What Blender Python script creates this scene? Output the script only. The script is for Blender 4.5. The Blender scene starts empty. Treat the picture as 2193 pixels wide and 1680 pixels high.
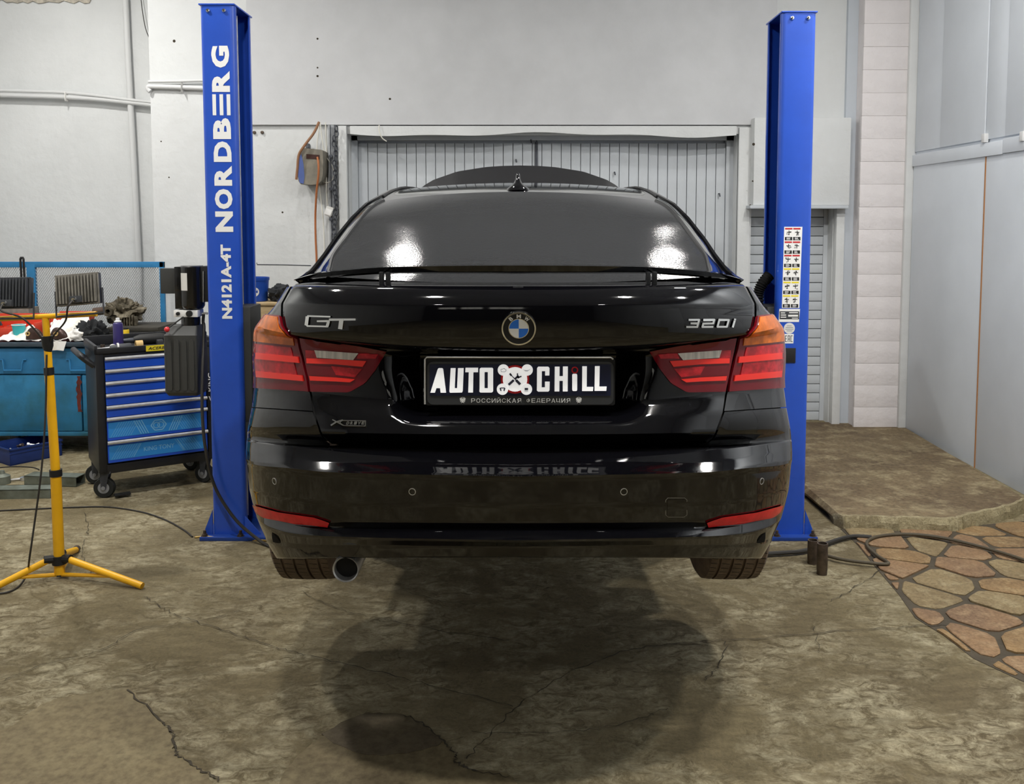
import bpy, bmesh, math, random
from mathutils import Vector, Matrix
from mathutils.bvhtree import BVHTree
from mathutils import noise as mnoise

random.seed(7)
SC = bpy.context.scene
COL = SC.collection
W_PX, H_PX = 2193.0, 1680.0

# ------------------------------------------------------------------ camera
F_PX = 1950.0                    # focal length in pixels
CAM_H = 1.69                     # eye height above the floor
TILT = math.radians(4.2)         # looking slightly down
HORIZON_X, HORIZON_Y = 1121.0, 473.0
PPY = HORIZON_Y + F_PX * math.tan(TILT)
cam_data = bpy.data.cameras.new('camera')
cam = bpy.data.objects.new('camera', cam_data)
COL.objects.link(cam)
cam.location = (0, 0, CAM_H)
cam.rotation_euler = (math.pi / 2 - TILT, 0, 0)
cam_data.sensor_fit = 'HORIZONTAL'
cam_data.sensor_width = 36.0
cam_data.lens = 36.0 * F_PX / W_PX
cam_data.shift_x = (W_PX / 2 - HORIZON_X) / W_PX
cam_data.shift_y = (PPY - H_PX / 2) / W_PX
cam_data.clip_start = 0.05
SC.camera = cam

# ------------------------------------------------------------------ world, exposure
world = bpy.data.worlds.new('world')
SC.world = world
world.use_nodes = True
world.node_tree.nodes['Background'].inputs[0].default_value = (0.55, 0.6, 0.7, 1)
world.node_tree.nodes['Background'].inputs[1].default_value = 0.25
SC.view_settings.view_transform = 'Standard'
SC.view_settings.look = 'None'
SC.view_settings.gamma = 1.0
SC.view_settings.use_curve_mapping = False
SC.view_settings.exposure = 0.18
SC.cycles.use_adaptive_sampling = True
SC.cycles.adaptive_threshold = 0.04
SC.cycles.adaptive_min_samples = 12
SC.cycles.max_bounces = 5
SC.cycles.diffuse_bounces = 3
SC.cycles.glossy_bounces = 3
SC.cycles.transmission_bounces = 2
SC.cycles.caustics_reflective = False
SC.cycles.caustics_refractive = False
LAMP_POWER = 44.0
LAMP_SPOTS = [(-1.55, -1.2, 0.35), (1.55, -1.2, 0.35), (-0.95, 1.9, 1.45), (1.25, 1.95, 1.45), (-2.6, 4.0, 1.3), (2.4, 4.1, 1.35), (-3.5, 6.0, 1.35), (-1.35, 5.38, 0.38), (1.72, 5.64, 0.36), (2.5, 2.4, 1.1)]
LAMP_Z = 4.25
CEIL_Z = 4.75

# ------------------------------------------------------------------ projection helpers (authoring measurements -> metres)
CT, ST = math.cos(TILT), math.sin(TILT)
CAMV = Vector((0, 0, CAM_H))
def raydir(px, py):
    a = (px - HORIZON_X) / F_PX
    b = -(py - PPY) / F_PX
    return Vector((a, CT + b * ST, -ST + b * CT))
def P(px, py, Y):
    d = raydir(px, py)
    return CAMV + d * (Y / d.y)
def G(px, py, z=0.0):
    d = raydir(px, py)
    return CAMV + d * ((z - CAM_H) / d.z)
def depth(p):
    return p[1] * CT - (p[2] - CAM_H) * ST

# ------------------------------------------------------------------ materials
def srgb(h):
    h = h.lstrip('#')
    out = []
    for i in (0, 2, 4):
        c = int(h[i:i + 2], 16) / 255
        out.append(c / 12.92 if c <= 0.04045 else ((c + 0.055) / 1.055) ** 2.4)
    return tuple(out)
MATS = {}
def mat(name, col, rough=0.5, metal=0.0, var=0.0, scale=8.0, bump=0.0, bscale=40.0, coat=0.0, emit=0.0, col2=None, spec=0.5, stretch=None, thr=(0.35, 0.65), detail=6.0):
    if name in MATS:
        return MATS[name]
    m = bpy.data.materials.new(name)
    m.use_nodes = True
    nt = m.node_tree
    b = nt.nodes['Principled BSDF']
    c = srgb(col) if isinstance(col, str) else col
    b.inputs['Base Color'].default_value = (*c, 1)
    b.inputs['Roughness'].default_value = rough
    b.inputs['Metallic'].default_value = metal
    b.inputs['Specular IOR Level'].default_value = spec
    b.inputs['Coat Weight'].default_value = coat
    b.inputs['Coat Roughness'].default_value = 0.03
    if emit:
        b.inputs['Emission Color'].default_value = (*c, 1)
        b.inputs['Emission Strength'].default_value = emit
    if var or col2 or bump:
        tc = nt.nodes.new('ShaderNodeTexCoord')
        mp = nt.nodes.new('ShaderNodeMapping')
        nt.links.new(tc.outputs['Object'], mp.inputs[0])
        if stretch:
            mp.inputs['Scale'].default_value = stretch
    if var or col2:
        n = nt.nodes.new('ShaderNodeTexNoise')
        n.inputs['Scale'].default_value = scale
        n.inputs['Detail'].default_value = detail
        n.inputs['Roughness'].default_value = 0.6
        nt.links.new(mp.outputs[0], n.inputs['Vector'])
        r = nt.nodes.new('ShaderNodeValToRGB')
        c2 = (srgb(col2) if isinstance(col2, str) else col2) if col2 else tuple(min(1, x * (1 + var)) for x in c)
        c1 = c if col2 else tuple(x * (1 - var) for x in c)
        r.color_ramp.elements[0].position = thr[0]
        r.color_ramp.elements[1].position = thr[1]
        r.color_ramp.elements[0].color = (*c1, 1)
        r.color_ramp.elements[1].color = (*c2, 1)
        nt.links.new(n.outputs[0], r.inputs[0])
        nt.links.new(r.outputs[0], b.inputs['Base Color'])
    if bump:
        n2 = nt.nodes.new('ShaderNodeTexNoise')
        n2.inputs['Scale'].default_value = bscale
        n2.inputs['Detail'].default_value = 8
        nt.links.new(mp.outputs[0], n2.inputs['Vector'])
        bp = nt.nodes.new('ShaderNodeBump')
        bp.inputs['Strength'].default_value = bump
        bp.inputs['Distance'].default_value = 0.02
        nt.links.new(n2.outputs[0], bp.inputs['Height'])
        nt.links.new(bp.outputs[0], b.inputs['Normal'])
    MATS[name] = m
    return m

def concrete_mat(name, dark, mid, light, sc=1.0, bump=0.5, rough=0.75, stain=None):
    m = bpy.data.materials.new(name)
    m.use_nodes = True
    nt = m.node_tree
    N, L = nt.nodes, nt.links
    b = N['Principled BSDF']
    tc = N.new('ShaderNodeTexCoord')
    n1 = N.new('ShaderNodeTexNoise'); n1.inputs['Scale'].default_value = 1.1 * sc; n1.inputs['Detail'].default_value = 5; n1.inputs['Roughness'].default_value = 0.62
    n2 = N.new('ShaderNodeTexNoise'); n2.inputs['Scale'].default_value = 6.5 * sc; n2.inputs['Detail'].default_value = 10; n2.inputs['Roughness'].default_value = 0.72
    n3 = N.new('ShaderNodeTexNoise'); n3.inputs['Scale'].default_value = 38 * sc; n3.inputs['Detail'].default_value = 6; n3.inputs['Roughness'].default_value = 0.7
    for n in (n1, n2, n3):
        L.new(tc.outputs['Object'], n.inputs['Vector'])
    r1 = N.new('ShaderNodeValToRGB')
    e = r1.color_ramp.elements
    e[0].position = 0.38; e[0].color = (*srgb(dark), 1)
    e[1].position = 0.60; e[1].color = (*srgb(mid), 1)
    L.new(n1.outputs[0], r1.inputs[0])
    r2 = N.new('ShaderNodeValToRGB')
    e = r2.color_ramp.elements
    e[0].position = 0.49; e[0].color = (0, 0, 0, 1)
    e[1].position = 0.70; e[1].color = (1, 1, 1, 1)
    L.new(n2.outputs[0], r2.inputs[0])
    mx = N.new('ShaderNodeMix'); mx.data_type = 'RGBA'
    L.new(r2.outputs[0], mx.inputs[0])
    L.new(r1.outputs[0], mx.inputs[6])
    mx.inputs[7].default_value = (*srgb(light), 1)
    r3 = N.new('ShaderNodeValToRGB')
    e = r3.color_ramp.elements
    e[0].position = 0.3; e[0].color = (0.5, 0.48, 0.46, 1)
    e[1].position = 0.6; e[1].color = (1.06, 1.06, 1.06, 1)
    L.new(n3.outputs[0], r3.inputs[0])
    mu = N.new('ShaderNodeMix'); mu.data_type = 'RGBA'; mu.blend_type = 'MULTIPLY'
    mu.inputs[0].default_value = 0.85
    L.new(mx.outputs[2], mu.inputs[6]); L.new(r3.outputs[0], mu.inputs[7])
    L.new(mu.outputs[2], b.inputs['Base Color'])
    b.inputs['Roughness'].default_value = rough
    b.inputs['Specular IOR Level'].default_value = 0.3
    ad = N.new('ShaderNodeMath'); ad.operation = 'MULTIPLY_ADD'
    L.new(n3.outputs[0], ad.inputs[0]); ad.inputs[1].default_value = 0.35; L.new(n2.outputs[0], ad.inputs[2])
    bp = N.new('ShaderNodeBump'); bp.inputs['Strength'].default_value = bump; bp.inputs['Distance'].default_value = 0.03
    L.new(ad.outputs[0], bp.inputs['Height'])
    L.new(bp.outputs[0], b.inputs['Normal'])
    MATS[name] = m
    return m

def worn_floor(name):
    m = bpy.data.materials.new(name); m.use_nodes = True
    N, L = m.node_tree.nodes, m.node_tree.links
    b = N['Principled BSDF']
    tc = N.new('ShaderNodeTexCoord')
    def noise(sc, det, rough, dist=0.0, scale3=(1, 1, 1)):
        mp = N.new('ShaderNodeMapping'); mp.inputs['Scale'].default_value = scale3
        L.new(tc.outputs['Object'], mp.inputs[0])
        n = N.new('ShaderNodeTexNoise'); n.inputs['Scale'].default_value = sc; n.inputs['Detail'].default_value = det
        n.inputs['Roughness'].default_value = rough; n.inputs['Distortion'].default_value = dist
        L.new(mp.outputs[0], n.inputs['Vector']); return n
    def ramp(src, stops):
        r = N.new('ShaderNodeValToRGB'); e = r.color_ramp.elements
        while len(e) < len(stops): e.new(0.5)
        for k, (p, c) in enumerate(stops):
            e[k].position = p; e[k].color = (*(srgb(c) if isinstance(c, str) else c), 1)
        L.new(src, r.inputs[0]); return r
    def mix(f, a, b_, mode='MIX', fac=None):
        x = N.new('ShaderNodeMix'); x.data_type = 'RGBA'; x.blend_type = mode
        if f is None: x.inputs[0].default_value = fac
        else: L.new(f, x.inputs[0])
        L.new(a, x.inputs[6])
        if isinstance(b_, str): x.inputs[7].default_value = (*srgb(b_), 1)
        else: L.new(b_, x.inputs[7])
        return x.outputs[2]
    broad = noise(0.55, 4, 0.55, 0.3)
    mid = noise(2.6, 8, 0.68, 0.6)
    scal = noise(13, 10, 0.78, 0.9, (1, 1.5, 1))
    fine = noise(70, 5, 0.7)
    base = ramp(broad.outputs[0], [(0.36, '#7a6d52'), (0.5, '#8a7d5e'), (0.64, '#9a8d6d')])
    worn = ramp(mid.outputs[0], [(0.43, (0, 0, 0)), (0.60, (1, 1, 1))])
    sc_ = ramp(scal.outputs[0], [(0.42, (0, 0, 0)), (0.60, (1, 1, 1))])
    wm = N.new('ShaderNodeMath'); wm.operation = 'MULTIPLY'
    L.new(worn.outputs[0], wm.inputs[0]); L.new(sc_.outputs[0], wm.inputs[1])
    wm2 = N.new('ShaderNodeMath'); wm2.operation = 'MULTIPLY'; L.new(wm.outputs[0], wm2.inputs[0]); wm2.inputs[1].default_value = 0.9
    col = mix(wm2.outputs[0], base.outputs[0], '#cfc4a4')
    dk = ramp(scal.outputs[0], [(0.30, (0.52, 0.5, 0.47)), (0.48, (1.0, 1.0, 1.0))])
    col = mix(None, col, dk.outputs[0], 'MULTIPLY', 0.8)
    fr = ramp(fine.outputs[0], [(0.3, (0.72, 0.71, 0.69)), (0.62, (1.08, 1.08, 1.07))])
    col = mix(None, col, fr.outputs[0], 'MULTIPLY', 0.8)
    L.new(col, b.inputs['Base Color'])
    b.inputs['Roughness'].default_value = 0.78; b.inputs['Specular IOR Level'].default_value = 0.3
    ad = N.new('ShaderNodeMath'); ad.operation = 'MULTIPLY_ADD'
    L.new(fine.outputs[0], ad.inputs[0]); ad.inputs[1].default_value = 0.3; L.new(scal.outputs[0], ad.inputs[2])
    bp = N.new('ShaderNodeBump'); bp.inputs['Strength'].default_value = 0.9; bp.inputs['Distance'].default_value = 0.022
    L.new(ad.outputs[0], bp.inputs['Height']); L.new(bp.outputs[0], b.inputs['Normal'])
    MATS[name] = m
    return m

M_WALL = mat('wall_paint', '#d6d8d8', 0.85, var=0.05, scale=1.3, bump=0.28, bscale=14)
M_WALLC = mat('plaster_patch', '#c9cacc', 0.9, var=0.05, scale=2.2, bump=0.12, bscale=9)
M_WALLB = mat('bluish_paint', '#c3cad2', 0.75, var=0.05, scale=1.1, bump=0.05, bscale=10)
M_PANEL = mat('panel_paint', '#d3d9e0', 0.55, var=0.06, scale=0.9, bump=0.03, bscale=6)
M_BRICK = mat('whitewash', '#e4dfdf', 0.9, var=0.04, scale=3, bump=0.35, bscale=16)
M_GATE = mat('gate_paint', '#c3c8cd', 0.55, var=0.07, scale=3, bump=0.05, bscale=12)
M_DARKWALL = mat('dark_hall_paint', '#4a463f', 0.9, var=0.2, scale=1.0)
M_CEIL = mat('ceiling_paint', '#b0b2b4', 0.9, var=0.08, scale=1)
M_FLOOR = worn_floor('floor_concrete')
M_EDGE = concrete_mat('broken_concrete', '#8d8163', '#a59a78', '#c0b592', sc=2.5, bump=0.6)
M_SMOOTH = concrete_mat('smooth_concrete', '#665b45', '#75694e', '#7f7458', sc=0.8, bump=0.12)
M_OILY = concrete_mat('oily_concrete', '#52483a', '#645a46', '#6f654f', sc=0.8, bump=0.15)
M_SLAB = concrete_mat('slab_concrete', '#62523f', '#7d6d53', '#a39676', sc=1.0, bump=0.35)
M_STONE = [concrete_mat('flagstone_%d' % i, a, b_, c_, sc=2.0, bump=0.25) for i, (a, b_, c_) in enumerate([
    ('#7a6347', '#8f7450', '#a18c68'), ('#78684c', '#897858', '#9b8e6e'), ('#78604a', '#8c7052', '#9c8466')])]
M_GROUT = mat('grout', '#453d30', 0.9, var=0.2, scale=6, bump=0.3)
M_CRACK = mat('crack_dark', '#3a3327', 0.95)
M_PAINT = mat('black_car_paint', (0.0025, 0.0025, 0.0035), 0.045, spec=0.5, coat=0.12)
M_BLACKPL = mat('black_plastic', '#17181a', 0.45, var=0.15, scale=20)
M_UNDER = mat('underbody_black', '#0b0b0b', 0.8)
M_GLASS = mat('tinted_glass', (0.03, 0.031, 0.033), 0.085, bump=0.045, bscale=160, spec=0.42)
M_SIDEGLASS = mat('side_glass', (0.01, 0.011, 0.012), 0.05, spec=0.5)
M_CHROME = mat('chrome', '#e6e6e4', 0.12, metal=1.0)
M_STEEL = mat('brushed_steel', '#cfcfcf', 0.35, metal=0.7, var=0.1, scale=30)
M_TYRE = mat('tyre_rubber', '#6e5f52', 0.85, var=0.2, scale=12, bump=0.2, bscale=60)
M_TYREDK = mat('tyre_sidewall', '#1d1f1d', 0.8)
M_REDLENS = mat('dark_red_lens', (0.16, 0.004, 0.010), 0.08, coat=0.0)
M_REDMID = mat('red_lens', (0.45, 0.010, 0.016), 0.08, coat=0.0, var=0.35, scale=40)
M_REDBAR = mat('bright_red_lens', (0.95, 0.035, 0.022), 0.12, coat=0.0)
M_AMBER = mat('amber_lens', (0.62, 0.14, 0.004), 0.1, coat=0.0, var=0.3, scale=25)
M_CLEARL = mat('clear_lens', '#c9c2ba', 0.15, coat=1.0, var=0.25, scale=90, stretch=(1, 0.1, 0.05))
M_REFL = mat('red_reflector', (0.72, 0.010, 0.018), 0.18, coat=0.0, var=0.12, scale=30)
M_BLUE = mat('lift_blue', '#2452c0', 0.36, var=0.06, scale=5, coat=0.2)
M_BLUEDK = mat('channel_blue', '#1b3f8f', 0.45, var=0.1, scale=5)
M_WHITE = mat('white_print', '#f0f0ee', 0.6)
M_WHITEPL = mat('white_plastic', '#e2e1dd', 0.5)
M_LETTER = mat('white_letter_added_glow', '#ffffff', 0.5, emit=0.4)  # white print with a glow added for brightness; the plate has no lamp
M_NAVY = mat('navy_plate', '#161c38', 0.4)
M_PLATEGREY = mat('plate_grey', '#35373a', 0.45)
M_RED = mat('red_print', '#c41a22', 0.5)
M_YELPRINT = mat('yellow_print', '#ead52a', 0.6)
M_BLKPRINT = mat('black_print', '#161616', 0.6)
M_GREYPRINT = mat('grey_print', '#8b8d90', 0.6)
M_BLUEPRINT = mat('blue_print', '#2a78e4', 0.4)
M_YELLOW = mat('yellow_enamel', '#f2b516', 0.4, var=0.05, scale=8)
M_RUBBER = mat('black_rubber', '#161616', 0.6, var=0.2, scale=15)
M_CABLE = mat('cable_black', '#2a2723', 0.55)
M_BENCH = mat('bench_blue', '#2f7fb4', 0.55, col2='#246a94', scale=3.5, bump=0.06, bscale=10, thr=(0.45, 0.7))
M_BENCHW = mat('bench_blue_worn', '#2b7ba8', 0.6, col2='#2a6472', scale=3.0, bump=0.1, bscale=12, thr=(0.42, 0.66))
M_BENCHTOP = mat('bench_top', '#3a4752', 0.6, var=0.25, scale=6)
M_RUST = mat('rust', '#7a2a20', 0.85, col2='#4a2a24', scale=30)
M_DRAWER = mat('drawer_blue', '#2660e6', 0.35, var=0.04, scale=4)
M_DRAWERL = mat('drawer_light_blue', '#3494e4', 0.4)
M_DRAWERX = mat('drawer_print_blue', '#7cc0ee', 0.4)
M_TROL = mat('trolley_black', '#202124', 0.42, var=0.2, scale=9)
M_MOTOR = mat('motor_black', '#131313', 0.25, coat=0.3)
M_TANK = mat('tank_plastic', '#3a3b3a', 0.55)
M_LAMPGREY = mat('lamp_housing', '#86827a', 0.5, metal=0.3, var=0.25, scale=18)
M_LAMPDK = mat('lamp_frame', '#3c3e42', 0.5, var=0.1, scale=18)
M_WIRE = mat('mesh_wire', '#9a9c9f', 0.45, metal=0.7)
M_ORANGE = mat('orange_plastic', '#d8442c', 0.5, var=0.08, scale=9)
M_TEAL = mat('teal_paper', '#3cb3ba', 0.6)
M_CLOTH = mat('white_cloth', '#eceae6', 0.95, col2='#cfc6b4', scale=7, thr=(0.55, 0.75))
M_BLKCLOTH = mat('black_cloth', '#1f2124', 0.9, var=0.3, scale=14)
M_BRONZE = mat('bronze_shell', '#42302a', 0.3, metal=0.4, var=0.3, scale=10)
M_GEAR = mat('gearbox_alloy', '#7d7562', 0.6, metal=0.35, col2='#433c30', scale=22, bump=0.3, bscale=40)
M_CRATE = mat('crate_blue', '#1c3678', 0.5, var=0.1, scale=6)
M_GREENSTEEL = mat('grey_green_steel', '#7f867c', 0.55, metal=0.3, col2='#5f6254', scale=9)
M_WOOD = mat('plywood', '#b9a27c', 0.75, col2='#a28a62', scale=5, stretch=(1, 1, 6))
M_BUCKET = mat('bucket_blue', '#1d4aa6', 0.4)
M_REEL = mat('reel_grey', '#8b8577', 0.65, col2='#6e6a60', scale=9)
M_HOSE = mat('hose_brown', '#8a6244', 0.6)
M_HOSEO = mat('hose_orange', '#a9663a', 0.6)
M_WCABLE = mat('white_cable', '#dedbd0', 0.6)
M_CHAIN = mat('dark_iron', '#4a4d54', 0.6, metal=0.4, var=0.3, scale=20)
M_PIPE = mat('grey_pipe', '#d3d4d4', 0.5)
M_SLEEVE = mat('rusty_sleeve', '#5b4f45', 0.55, metal=0.5, var=0.35, scale=25)
M_TAPE = mat('tan_tape', '#d2b072', 0.6)
M_SPRAY = mat('spray_purple', '#3c3470', 0.35)
M_YELJAR = mat('yellow_jar', '#e8c424', 0.4)
M_LITE = mat('lamp_glow', '#ffffff', 0.5, emit=6.0)
M_WINDOW = mat('daylight_pane', '#f4f1e6', 0.5, emit=1.5)

# ------------------------------------------------------------------ mesh builder
class MB:
    def __init__(self, M=None):
        self.v, self.f, self.M = [], [], M
    def _add(self, vs, fs):
        o = len(self.v)
        for p in vs:
            p = Vector(p)
            self.v.append(self.M @ p if self.M else p)
        for f in fs:
            self.f.append(tuple(i + o for i in f))
        return self
    def box(self, a, b, bev=0.0):
        x0, y0, z0 = [min(a[i], b[i]) for i in range(3)]
        x1, y1, z1 = [max(a[i], b[i]) for i in range(3)]
        if bev <= 0:
            vs = [(x0, y0, z0), (x1, y0, z0), (x1, y1, z0), (x0, y1, z0), (x0, y0, z1), (x1, y0, z1), (x1, y1, z1), (x0, y1, z1)]
            fs = [(3, 2, 1, 0), (4, 5, 6, 7), (0, 1, 5, 4), (1, 2, 6, 5), (2, 3, 7, 6), (3, 0, 4, 7)]
            return self._add(vs, fs)
        e = min(bev, (x1 - x0) / 2.01, (y1 - y0) / 2.01, (z1 - z0) / 2.01)
        bm = bmesh.new()
        bmesh.ops.create_cube(bm, size=1)
        for v in bm.verts:
            v.co = Vector(((x0 + x1) / 2 + v.co.x * (x1 - x0), (y0 + y1) / 2 + v.co.y * (y1 - y0), (z0 + z1) / 2 + v.co.z * (z1 - z0)))
        bmesh.ops.bevel(bm, geom=bm.edges[:], offset=e, segments=2, affect='EDGES', profile=0.6)
        bm.verts.index_update()
        self._add([v.co.copy() for v in bm.verts], [tuple(v.index for v in f.verts) for f in bm.faces])
        bm.free()
        return self
    def tube(self, path, r, seg=10, caps=True):
        path = [Vector(p) for p in path]
        n = len(path)
        rr = r if isinstance(r, (list, tuple)) else [r] * n
        t0 = (path[1] - path[0]).normalized()
        up = Vector((0, 0, 1)) if abs(t0.z) < 0.9 else Vector((1, 0, 0))
        nrm = t0.cross(up).normalized()
        vs, fs = [], []
        for i, p in enumerate(path):
            t = (path[min(i + 1, n - 1)] - path[max(i - 1, 0)]).normalized()
            nrm = (nrm - t * nrm.dot(t))
            nrm = nrm.normalized() if nrm.length > 1e-6 else t.orthogonal().normalized()
            bn = t.cross(nrm)
            for k in range(seg):
                a = 2 * math.pi * k / seg
                vs.append(p + nrm * (rr[i] * math.cos(a)) + bn * (rr[i] * math.sin(a)))
        for i in range(n - 1):
            for k in range(seg):
                a, b = i * seg + k, i * seg + (k + 1) % seg
                fs.append((a, b, b + seg, a + seg))
        if caps:
            fs.append(tuple(range(seg))[::-1])
            fs.append(tuple((n - 1) * seg + k for k in range(seg)))
        return self._add(vs, fs)
    def lathe(self, prof, origin=(0, 0, 0), axis='Z', seg=24, closed=False):
        # prof: list of (radius, height along axis)
        o = Vector(origin)
        vs, fs = [], []
        for r, h in prof:
            for k in range(seg):
                a = 2 * math.pi * k / seg
                c, s = r * math.cos(a), r * math.sin(a)
                p = {'Z': (c, s, h), 'X': (h, c, s), 'Y': (s, h, c)}[axis]
                vs.append(o + Vector(p))
        n = len(prof)
        for i in range(n if closed else n - 1):
            j = (i + 1) % n
            for k in range(seg):
                k2 = (k + 1) % seg
                fs.append((i * seg + k, i * seg + k2, j * seg + k2, j * seg + k))
        if not closed:
            if prof[0][0] > 1e-5: fs.append(tuple(range(seg))[::-1])
            if prof[-1][0] > 1e-5: fs.append(tuple((n - 1) * seg + k for k in range(seg)))
        return self._add(vs, fs)
    def grid(self, rows, flip=False):
        nv = len(rows[0])
        vs = [p for r in rows for p in r]
        fs = []
        for i in range(len(rows) - 1):
            for k in range(nv - 1):
                q = (i * nv + k, i * nv + k + 1, (i + 1) * nv + k + 1, (i + 1) * nv + k)
                fs.append(q[::-1] if flip else q)
        return self._add(vs, fs)
    def prism(self, poly, ext):
        # poly: list of 3-D points (planar); ext: vector
        n = len(poly)
        e = Vector(ext)
        vs = [Vector(p) for p in poly] + [Vector(p) + e for p in poly]
        fs = [tuple(range(n))[::-1], tuple(range(n, 2 * n))]
        for i in range(n):
            j = (i + 1) % n
            fs.append((i, j, j + n, i + n))
        return self._add(vs, fs)
    def build(self, name, m, parent=None, smooth=35, fix=True):
        me = bpy.data.meshes.new(name)
        off = Vector((0, 0, 0))
        p = parent
        while p is not None:
            off += p.location
            p = p.parent
        me.from_pydata([tuple(v - off) for v in self.v], [], self.f)
        if fix:
            bm = bmesh.new(); bm.from_mesh(me)
            bmesh.ops.remove_doubles(bm, verts=bm.verts[:], dist=1e-6)
            bmesh.ops.recalc_face_normals(bm, faces=bm.faces[:])
            bm.to_mesh(me); bm.free()
        me.materials.append(m)
        if smooth:
            me.polygons.foreach_set('use_smooth', [True] * len(me.polygons))
            me.set_sharp_from_angle(angle=math.radians(smooth))
        me.update()
        o = bpy.data.objects.new(name, me)
        COL.objects.link(o)
        if parent is not None:
            o.parent = parent
        return o

def tag(o, label, cat, group=None):
    o['label'] = label
    o['category'] = cat
    if group: o['group'] = group
    return o
def thing(name, label, cat, loc=(0, 0, 0), group=None):
    o = bpy.data.objects.new(name, None)
    o.empty_display_size = 0.05
    COL.objects.link(o)
    o.location = loc
    return tag(o, label, cat, group)
def struct(o, label=None):
    o['kind'] = 'structure'
    if label: o['label'] = label
    return o
def solo(mb, name, m, label, cat, group=None, smooth=35):
    return tag(mb.build(name, m, None, smooth), label, cat, group)
def reuse(src, parent, loc):
    o = bpy.data.objects.new(src.name.split('.')[0], src.data)
    COL.objects.link(o)
    o.parent = parent
    o.location = loc
    return o
def crom(pts, k=8):
    pts = [Vector(p) for p in pts]
    out = []
    n = len(pts)
    for i in range(n - 1):
        p0, p1, p2, p3 = pts[max(i - 1, 0)], pts[i], pts[i + 1], pts[min(i + 2, n - 1)]
        for j in range(k):
            t = j / k
            out.append(0.5 * ((2 * p1) + (p2 - p0) * t + (2 * p0 - 5 * p1 + 4 * p2 - p3) * t * t + (3 * p1 - p0 - 3 * p2 + p3) * t ** 3))
    out.append(pts[-1])
    return out
def text_mb(mb, body, origin, xv, yv, w=None, h=None, bold=0.0, ext=0.001, shear=0.0):
    """flat lettering: the text's box is fitted to w x h with its lower left corner at origin"""
    cu = bpy.data.curves.new('t', 'FONT')
    cu.body = body; cu.size = 1.0; cu.offset = bold; cu.shear = shear; cu.resolution_u = 3
    ob = bpy.data.objects.new('t', cu); COL.objects.link(ob)
    bpy.context.view_layer.update()
    me = bpy.data.meshes.new_from_object(ob)
    vs = [v.co.copy() for v in me.vertices]
    fs = [tuple(p.vertices) for p in me.polygons]
    bpy.data.objects.remove(ob); bpy.data.curves.remove(cu); bpy.data.meshes.remove(me)
    if not vs: return mb
    x0, x1 = min(v.x for v in vs), max(v.x for v in vs)
    y0, y1 = min(v.y for v in vs), max(v.y for v in vs)
    sx = w / (x1 - x0) if w else None
    sy = h / (y1 - y0) if h else None
    sx = sx or sy; sy = sy or sx
    xv, yv, o = Vector(xv).normalized(), Vector(yv).normalized(), Vector(origin)
    nv = xv.cross(yv) * ext
    mb._add([o + xv * ((v.x - x0) * sx) + yv * ((v.y - y0) * sy) + nv for v in vs], fs)
    return mb

# ================================================================== THE ROOM
WY = 7.5                    # front wall plane
def wx(px, Y=WY): return (px - HORIZON_X) * Y / F_PX
def wz(py, Y=WY): return P(HORIZON_X, py, Y).z
GX0, GX1 = wx(748), wx(1577)
GZ = wz(287)
NX0, NX1 = wx(1607), wx(1782)
NZ = wz(447)
BX = wx(332)
RX = 3.11
LX = -4.6

mb = MB()
mb.box((BX, WY, -0.2), (GX0, 8.3, 4.9))
mb.box((GX0, WY, GZ), (GX1, 8.3, 4.9))
mb.box((GX1, WY, -0.2), (NX0, 8.3, 4.9))
mb.box((NX0, WY, NZ), (NX1, 8.3, 4.9))
mb.box((NX1, WY, -0.2), (RX + 0.1, 8.3, 4.9))
wall_front = struct(mb.build('wall_front', M_WALL))
struct(MB().box((LX - 0.1, 8.0, -0.2), (BX + 0.05, 8.3, 4.9)).build('wall_recess', M_WALL))
struct(MB().box((LX - 0.2, -9.0, -0.2), (LX, 8.1, 4.9)).build('wall_left', M_WALL))
struct(MB().box((RX, -9.0, -0.2), (RX + 0.2, 8.0, 4.9)).build('wall_right', M_PANEL))
wall_right = bpy.data.objects['wall_right']
struct(MB().box((LX - 0.2, -9.2, -0.2), (RX + 0.2, -9.0, 4.9)).build('wall_back', M_DARKWALL))
struct(MB().box((LX - 0.2, -9.2, CEIL_Z), (RX + 0.2, 8.3, CEIL_Z + 0.15)).build('ceiling', M_CEIL))
# smooth plastered wall above the gate, slightly proud, with a crisp lower edge
struct(MB().box((wx(541), WY - 0.03, wz(268)), (wx(1652), WY + 0.01, CEIL_Z), 0.0).build('wall_upper', M_WALLC))
# hollows between the wall face and the gate / door leaves
struct(MB().box((GX0, WY + 0.22, -0.2), (GX1, WY + 0.23, GZ + 0.1)).build('trim_backing', M_GATE))

# plaster edge at the top of the left wall, holes and scratches
pts = [P(-40, -60, 7.985)]
rj = random.Random(6)
for k in range(26): pts.append(P(-40 + k * 11, (3 + rj.uniform(-4, 6)) if k < 22 else -20, 7.985))
pts += [P(246, -60, 7.985)]
MB().prism(pts, (0, 0.012, 0)).build('plaster_edge', mat('bare_plaster', '#b9b2a4', 0.95, var=0.25, scale=20), bpy.data.objects['wall_recess'], smooth=0)
for (hx, hy, hr, Yh) in ((680, 83, 0.008, WY - 0.031), (680, 163, 0.009, WY - 0.031), (680, 145, 0.007, WY - 0.031), (835, 212, 0.009, WY - 0.031), (373, 88, 0.012, WY), (345, 303, 0.006, WY), (362, 380, 0.006, WY), (605, 455, 0.008, WY), (1614, 309, 0.011, 7.36), (1607, 440, 0.008, 7.36), (1612, 388, 0.006, 7.36)):
    MB().lathe([(0.0, -0.0015), (hr, -0.001), (hr * 1.05, 0.004)], P(hx, hy, Yh), axis='Y', seg=9).build('wall_hole', M_CRACK, wall_front, smooth=0)
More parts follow.
